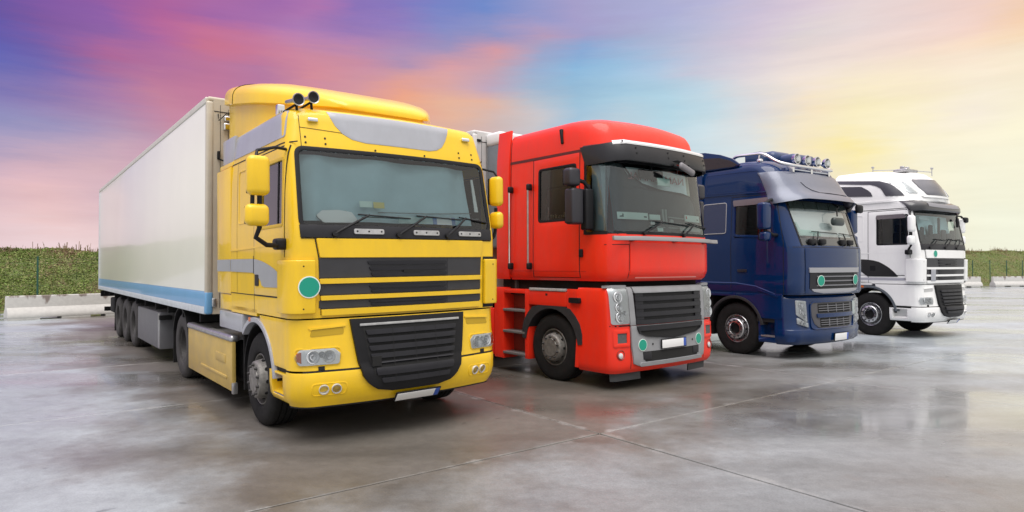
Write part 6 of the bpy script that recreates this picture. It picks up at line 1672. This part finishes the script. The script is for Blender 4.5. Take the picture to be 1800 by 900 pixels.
# ------------------------------------------------------------------ grass bank behind the yard
E_ = np.array([.897, .442]); N_ = np.array([-.442, .897]); P0 = np.array([-20.2, 25.5])
def lump(s, t): return .10 * math.sin(s * .9 + t * 1.3) + .08 * math.sin(s * .37 + 2) + .06 * math.sin(s * 2.3 - t * 2.1)
def bank_z(s, t):
    k = 1 + .0034 * s
    prof = ((-1, 0), (0, .02), (.6, .22), (2.0, .90), (4.0, 1.95), (5.2, 2.45), (6.2, 2.62), (8, 2.66), (40, 2.4), (200, 1.0))
    for (a, x), (b, y) in zip(prof, prof[1:]):
        if a <= t <= b: z = x + (y - x) * (t - a) / (b - a); break
    else: z = 1.0
    w = min(1, max(0, t / 1.5))
    return z * k * .955 + lump(s, t) * w * .8
def foliage_material(name, cols, scale, rough=.75):
    m = bpy.data.materials.new(name); m.use_nodes = True
    nt = m.node_tree; N, L = nt.nodes, nt.links; p = N['Principled BSDF']; p.inputs['Roughness'].default_value = rough; p.inputs['Specular IOR Level'].default_value = .25
    g = N.new('ShaderNodeNewGeometry')
    n = N.new('ShaderNodeTexNoise'); n.inputs['Scale'].default_value = scale; n.inputs['Detail'].default_value = 5; n.inputs['Roughness'].default_value = .65; L.new(g.outputs['Position'], n.inputs['Vector'])
    a = N.new('ShaderNodeMath'); a.operation = 'MULTIPLY_ADD'; a.inputs[1].default_value = .42; L.new(g.outputs['Random Per Island'], a.inputs[0])
    s = N.new('ShaderNodeMath'); s.operation = 'MULTIPLY_ADD'; s.inputs[1].default_value = 1.9; s.inputs[2].default_value = -.67; L.new(n.outputs['Fac'], s.inputs[0]); L.new(s.outputs[0], a.inputs[2])
    r = N.new('ShaderNodeValToRGB'); e = r.color_ramp.elements
    e[0].position = 0; e[0].color = (*cols[0], 1); e[1].position = 1; e[1].color = (*cols[-1], 1)
    for i, c in enumerate(cols[1:-1]): q = e.new((i + 1) / (len(cols) - 1)); q.color = (*c, 1)
    L.new(a.outputs[0], r.inputs[0]); L.new(r.outputs[0], p.inputs['Base Color'])
    return m
m = MB()
ss = list(np.arange(-70, 180, 1.0)); tt = [-1, -.3, 0, .3, .6, 1, 1.5, 2, 2.6, 3.2, 4, 4.6, 5.2, 5.7, 6.2, 7, 8, 12, 20, 40, 90, 200]
m.grid([[Vector((*(P0 + E_ * s + N_ * t), bank_z(s, t))) for s in ss] for t in tt])
bank = m.build('grass_bank', foliage_material('bank soil', [(.09, .07, .04), (.12, .12, .04), (.09, .12, .035), (.14, .10, .06)], .8), None, angle=80); tag(bank, kind='structure')

def leaves(name, n, ranges, size, mt, label, stalk=False):
    S_ = np.concatenate([rng.uniform(a, b, int(n * f)) for a, b, f in ranges]); k = len(S_)
    T_ = rng.uniform(0.05, 6.6, k) if not stalk else rng.normal(5.8, .5, k)
    if stalk:
        cl = rng.uniform(0, 1, 60) * (ranges[-1][1] - ranges[0][0]) + ranges[0][0]
        S_ = np.where(rng.uniform(0, 1, k) < .25, S_, cl[rng.integers(0, 60, k)] + rng.normal(0, .35, k))
    Z_ = np.array([bank_z(s, t) for s, t in zip(S_, T_)])
    P = np.stack([P0[0] + E_[0] * S_ + N_[0] * T_, P0[1] + E_[1] * S_ + N_[1] * T_, Z_], -1)
    if stalk:
        h = rng.gamma(3, .07, k).clip(.05, .6); w = rng.uniform(.008, .022, k); d = rng.normal(0, .13, (k, 3)); d[:, 2] = 1; d /= np.linalg.norm(d, axis=1)[:, None]
        sd = rng.normal(0, 1, (k, 3)); sd[:, 2] = 0; sd /= np.linalg.norm(sd, axis=1)[:, None]
        a = P - sd * w[:, None]; b = P + sd * w[:, None]; c = P + d * h[:, None] + sd * w[:, None] * .9; e = P + d * h[:, None] - sd * w[:, None] * .9
    else:
        L_ = rng.uniform(*size, k); d = rng.normal(0, 1, (k, 3)); d[:, 2] = d[:, 2] * .55 + .25; d[:, :2] += -N_ * .25; d /= np.linalg.norm(d, axis=1)[:, None]
        sd = np.cross(d, rng.normal(0, 1, (k, 3))); sd /= np.linalg.norm(sd, axis=1)[:, None]
        P[:, 2] += rng.uniform(-.02, .07, k)
        wd = L_ * rng.uniform(.12, .34, k)
        a = P; b = P + d * L_[:, None] * .5 + sd * wd[:, None]; c = P + d * L_[:, None]; e = P + d * L_[:, None] * .5 - sd * wd[:, None]
    V = np.stack([a, b, c, e], 1).reshape(-1, 3).astype(np.float32)
    me = bpy.data.meshes.new(name); me.vertices.add(len(V)); me.vertices.foreach_set('co', V.ravel())
    me.loops.add(len(V)); me.loops.foreach_set('vertex_index', np.arange(len(V), dtype=np.int32))
    me.polygons.add(k); me.polygons.foreach_set('loop_start', np.arange(0, len(V), 4, dtype=np.int32)); me.polygons.foreach_set('loop_total', np.full(k, 4, dtype=np.int32))
    me.update(); me.validate(); me.materials.append(mt)
    o = bpy.data.objects.new(name, me); COL.objects.link(o); tag(o, label, kind='stuff')
    return o
leaves('weeds', 300000, [(-14, 16, .62), (16, 60, .08), (60, 120, .30)], (.035, .12), foliage_material('weed leaf', [(.22, .13, .095), (.17, .13, .065), (.12, .15, .04), (.14, .22, .045), (.22, .28, .075), (.28, .26, .12), (.25, .17, .11), (.20, .125, .09)], .34), 'matted green and brown weeds covering the bank behind the yard')
leaves('dry_grass', 3500, [(-14, 16, .45), (60, 120, .55)], (.1, .2), foliage_material('dry stalk', [(.16, .10, .06), (.22, .14, .09), (.20, .16, .07), (.14, .12, .05)], 1.0), 'dry brown stalks standing along the top of the bank', stalk=True)

# ------------------------------------------------------------------ fence at the foot of the bank
fence = empty('wire_fence', (*(P0 - N_ * .35), 0), math.atan2(E_[1], E_[0])); tag(fence, 'green wire mesh fence with slim posts running along the foot of the bank', 'fence')
FG = mat('fence green', (.012, .07, .045), .45)
m = MB(); m.box(-.03, .03, -.02, .02, 0, 2.2); m.box(-.034, .034, -.024, .024, 2.2, 2.225); m.box(-.045, -.03, -.01, .03, .4, .44); m.box(-.045, -.03, -.01, .03, 1.6, 1.64)
pst = m.build('post', FG, fence)
k0 = 1.09
for i in range(-6, 44):
    o = pst if i == -6 else instance(pst, fence)
    o.location = (k0 + 2.6 * i, 0, 0)
m = MB()
for z in (.15, .6, 1.05, 1.5, 1.95, 2.12): m.tube([(k0 - 15.6, .02, z), (k0 + 112, .02, z)], .0022, 3, cap=False)
for q in np.arange(k0 - 15.6, k0 + 112, .26): m.tube([(q, .024, .1), (q, .024, 2.15)], .0016, 3, cap=False)
wm = m.build('wire_mesh', FG, fence, weld=False); wm['kind'] = 'stuff'

# ------------------------------------------------------------------ concrete barriers
def barrier_material():
    m = bpy.data.materials.new('barrier concrete'); m.use_nodes = True
    nt = m.node_tree; N, L = nt.nodes, nt.links; p = N['Principled BSDF']; p.inputs['Roughness'].default_value = .8
    tc = N.new('ShaderNodeTexCoord'); mp = N.new('ShaderNodeMapping'); mp.inputs['Scale'].default_value = (2.2, 1, .8); L.new(tc.outputs['Object'], mp.inputs['Vector'])
    n = N.new('ShaderNodeTexNoise'); n.inputs['Scale'].default_value = 1.3; n.inputs['Detail'].default_value = 6; L.new(mp.outputs[0], n.inputs['Vector'])
    sp = N.new('ShaderNodeSeparateXYZ'); L.new(tc.outputs['Object'], sp.inputs[0])
    h = N.new('ShaderNodeMapRange'); h.inputs['From Min'].default_value = .35; h.inputs['From Max'].default_value = .85; h.inputs['To Min'].default_value = -.30; h.inputs['To Max'].default_value = .12; L.new(sp.outputs['Z'], h.inputs['Value'])
    a = N.new('ShaderNodeMath'); a.operation = 'ADD'; L.new(n.outputs['Fac'], a.inputs[0]); L.new(h.outputs[0], a.inputs[1])
    r = N.new('ShaderNodeMapRange'); r.inputs['From Min'].default_value = .55; r.inputs['From Max'].default_value = .62; L.new(a.outputs[0], r.inputs['Value'])
    n2 = N.new('ShaderNodeTexNoise'); n2.inputs['Scale'].default_value = 9; n2.inputs['Detail'].default_value = 6; L.new(tc.outputs['Object'], n2.inputs['Vector'])
    c1 = N.new('ShaderNodeValToRGB'); c1.color_ramp.elements[0].color = (.46, .45, .425, 1); c1.color_ramp.elements[0].position = .3; c1.color_ramp.elements[1].color = (.52, .51, .48, 1); c1.color_ramp.elements[1].position = .65; L.new(n2.outputs['Fac'], c1.inputs[0])
    mx = N.new('ShaderNodeMix'); mx.data_type = 'RGBA'; L.new(r.outputs[0], mx.inputs['Factor']); L.new(c1.outputs[0], mx.inputs['A']); mx.inputs['B'].default_value = (.20, .165, .145, 1)
    L.new(mx.outputs['Result'], p.inputs['Base Color'])
    b = N.new('ShaderNodeBump'); b.inputs['Strength'].default_value = .3; b.inputs['Distance'].default_value = .01; L.new(n2.outputs['Fac'], b.inputs['Height']); L.new(b.outputs[0], p.inputs['Normal'])
    return m
BAR = barrier_material()
def barrier(label, p, ang, L=4.0, sc=1.0):
    t = empty('concrete_barrier', (p[0], p[1], 0), ang); t.scale = (1, 1, sc); tag(t, label, 'barrier', 'concrete barriers along the edge of the yard')
    m = MB(); prof = [(-.29, .07), (-.29, .15), (-.25, .27), (-.12, .42), (-.095, .80), (-.075, .815), (.075, .815), (.095, .80), (.12, .42), (.25, .27), (.29, .15), (.29, .07)]
    m.prism([(0, y, z) for y, z in prof], (L, 0, 0)); m.build('barrier_body', BAR, t, bevel=.018)
    for x in (.02, L * .38, L * .72):
        m = MB(); m.box(x, x + L * .22, -.28, .28, 0, .075); m.build('foot', BAR, t)
    return t
barrier('pale concrete barrier with brown stains left of the long trailer', (-17.0, 21.45), math.atan2(2.1, 1.8))
barrier('stained concrete barrier at the far right edge of the photo', (40.0, 53.2), .19, sc=1.05)
barrier('concrete barrier whose end shows just right of the white truck', (34.7, 52.0), .19, sc=1.05)

# ------------------------------------------------------------------ the four trucks and two trailers
TG = 'tractor trucks parked side by side'
YEL = paint('yellow paint', BODYCOL['yellow paint'], .30, .55)
WHT = paint('white paint', BODYCOL['white paint'], .30, .6, noise=.03, grime=.022)
yt, YS, YB = xf_truck('yellow tractor truck with silver stripes and twin air horns, nearest the camera', LOC0, YAW0, YEL, TG)
cy, sy = math.cos(YAW0), math.sin(YAW0)
def at(loc, yaw, u, v): return (loc[0] + u * math.cos(yaw) - v * math.sin(yaw), loc[1] + u * math.sin(yaw) + v * math.cos(yaw), 0)
semi_trailer('long cream box trailer with a blue lower band behind the yellow truck', at(LOC0, YAW0, 0, 3.52), YAW0, 'box trailers', mat('cream panel', (.82, .81, .70), .30, coat=.5, noise=.04, nscale=.7, rvar=.02), mat('tan panel', (.52, .46, .36), .45, noise=.1, nscale=3), True, False)
RL, RY = (1.5018, 8.8678, 0), .6836
red_truck('red tractor truck with a black sun visor, second from the left', RL, RY, TG)
semi_trailer('pale grey box trailer showing between the yellow and the red truck', at(RL, RY, 0, 3.42), RY, 'box trailers', mat('pale grey panel', (.62, .62, .62), .4, coat=.3, noise=.04, nscale=.7), mat('grey panel', (.60, .60, .59), .45, noise=.08, nscale=3), False, True, top=4.24)
blue_truck('dark blue tractor truck with a chrome lamp bar on its roof', (5.2748, 11.7674, 0), .5862, TG)
WL, WY = (9.8794, 15.2074, 0), .5714
wt, WS, WB_ = xf_truck('white tractor truck with black swooshes on roof and door, rightmost', WL, WY, WHT, TG, white=True, zscale=1.05)
def white_extras(t, S):
    W = 2.49; k = 1 / 1.05
    DK = mat('dark swoosh', (.035, .035, .045), .35, coat=.4)
    A = [(2.36, 4.07), (1.13, 3.92), (0.91, 3.84), (0.71, 3.69), (0.55, 3.48), (0.94, 3.52), (1.08, 3.73), (1.34, 3.85), (2.36, 3.99)]
    topA = [(.55, 3.50), (.62, 3.60), (.71, 3.69), (.80, 3.77), (.91, 3.84), (1.13, 3.92), (1.6, 3.97), (2.3, 4.05)]
    botA = [(.94, 3.52), (.98, 3.58), (1.02, 3.65), (1.08, 3.73), (1.18, 3.79), (1.34, 3.85), (1.7, 3.89), (2.3, 3.97)]
    B = [(1.27, 3.56), (1.31, 3.64), (1.39, 3.71), (1.48, 3.77), (1.57, 3.82), (2.3, 3.89)]; Bb = [(1.27, 3.54), (1.45, 3.555), (1.6, 3.565), (1.8, 3.58), (2.0, 3.60), (2.3, 3.63)]
    for rr in (False, True):
        X = (lambda x: W - x) if rr else (lambda x: x)
        for top, bot in ((topA, botA), (B, Bb)):
            m = MB(); m.grid([[S.spt(a[0] + (b[0] - a[0]) * q, (a[1] + (b[1] - a[1]) * q) * k, .012, rr) for a, b in zip(bot, top)] for q in (0, .33, .66, 1)]); m.build('roof_swoosh', DK, t)
        top = [(.66, 1.52), (.75, 1.62), (.86, 1.72), (.98, 1.80), (1.11, 1.87), (1.25, 1.91), (1.40, 1.93), (1.56, 1.94), (2.3, 1.95)]; bot = [(.66, 1.50), (.75, 1.50), (.86, 1.50), (.98, 1.50), (1.11, 1.50), (1.25, 1.50), (1.40, 1.50), (1.56, 1.62), (2.3, 1.80)]
        m = MB(); m.grid([[S.spt(a[0] + (b[0] - a[0]) * q, (a[1] + (b[1] - a[1]) * q) * k, .0085, rr) for a, b in zip(bot, top)] for q in (0, .5, 1)]); m.build('door_swoosh', mat('black swoosh', (.012, .012, .014), .3, coat=.4), t)
        side_panel(S, rect(.40, 2.3, 1.345, 1.40), .006, .01, 10, right=rr).build('grey_stripe', mat('pale stripe', (.38, .38, .43), .4), t)
        side_panel(S, rpoly(rect(.46, 2.3, 3.205, 3.255), .01), .012, .02, 10, right=rr).build('roof_ledge', WHT, t, bevel=.006)
        # roof headlamp wrapped round the corner
        C_ = 'CR' if rr else 'CL'
        def lp(off):
            rows = []
            for i in range(7):
                q = i / 6; z = 3.40 + .28 * q; t0 = .58 - .34 * q; t1 = .86 - .26 * q
                row = []
                for j in range(6):
                    tt = t0 + (t1 - t0) * j / 5; e = .01
                    p = S.P((C_, tt), z); du = S.P((C_, tt + e), z) - S.P((C_, tt - e), z); dz_ = S.P((C_, tt), z + e) - S.P((C_, tt), z - e)
                    n = du.cross(dz_).normalized()
                    if n.y > 0: n = -n
                    row.append(p + n * off)
                rows.append(row)
            return rows
        m = MB(); skin_patch(m, lp(.008), lp(-.02)); h_ = m.build('roof_headlamp', REFLECTOR, t, bevel=.004)
        m = MB(); skin_patch(m, lp(.022), lp(.006)); m.build('lens', LENS, h_)
    # dark front panel of the roof and the visor
    front_panel(S, rpoly([(.72, 3.36), (W - .72, 3.36), (W - .56, 3.76), (.56, 3.76)], .07), .014, .02, 14).build('roof_panel', mat('smoked panel', (.09, .09, .105), .25, coat=.6), t, bevel=.006)
    front_panel(S, rpoly([(.60, 3.30), (W - .60, 3.30), (W - .56, 3.345), (.56, 3.345)], .012), .03, .03, 14).build('roof_lip', WHT, t, bevel=.010)
    us = [.045, .07, .11, .17, .25, .35] + [.48 + i * (W - .96) / 10 for i in range(11)] + [W - .35, W - .25, W - .17, W - .11, W - .07, W - .045]
    rows = []
    for z, o in ((2.95, .13), (2.97, .16), (3.05, .17), (3.13, .14), (3.205, .03)):
        rows.append([S.fpt(u, z if z < 3.1 else z, max(.012, o * min(1, .3 + (min(u, W - u) - .045) / .4))) for u in us])
    m = MB(); bk = [[p + Vector((0, .03, 0)) for p in r] for r in rows]; skin_patch(m, rows, bk); m.grid(bk)
    v = m.build('sun_visor', mat('black visor', (.02, .02, .024), .3, coat=.5), t, angle=45)
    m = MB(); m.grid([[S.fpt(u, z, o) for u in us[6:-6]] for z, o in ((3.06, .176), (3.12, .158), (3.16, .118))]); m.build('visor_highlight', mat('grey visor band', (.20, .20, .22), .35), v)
    m = MB(); m.rbox(1.0, 1.6, .9, 1.25, 4.02, 4.10, .03); m.rbox(1.05, 1.12, 1.0, 1.1, 4.09, 4.17, .02); m.rbox(1.30, 1.37, 1.0, 1.1, 4.09, 4.17, .02); m.build('roof_beacon', ALU, t, angle=60)
    m = MB()
    for u, v_ in ((.5, 1.5), (2.0, .75)): m.tube([(u, v_, 3.95), (u, v_, 4.13)], .012, 6); m.rbox(u - .03, u + .03, v_ - .03, v_ + .03, 4.12, 4.17, .015)
    m.tube([(.5, 1.5, 4.07), (1.2, 1.1, 4.09), (2.0, .75, 4.05)], .012, 6); m.build('roof_antenna', mat('pale aerial', (.4, .4, .4), .5), t)
    m = MB(); m.rbox(2.58, 2.76, .20, .30, 2.76, 2.90, .04); km = m.build('kerb_mirror', BLACK_PL, t, angle=60)
    m = MB(); m.tube([(2.40, .38, 2.93), (2.5, .28, 2.92), (2.6, .26, 2.86)], .018, 7); m.build('mirror_arm', BLACK_PL, km)
    for rr in (False, True):
        X = (lambda x: W - x) if rr else (lambda x: x)
        m = MB(); m.box(min(X(.02), X(.08)), max(X(.02), X(.08)), 2.4, 4.6, .23, .85); m.build('side_skirt', WHT, t, bevel=.012)
        side_panel(S, rpoly([(.44, 2.80), (1.18, 2.80), (1.16, 2.90), (.50, 2.90)], .03), .030, .012, 5, right=rr).build('wind_deflector', mat('smoked deflector', (.15, .13, .14), .25, coat=.5), t)
white_extras(wt, WS)
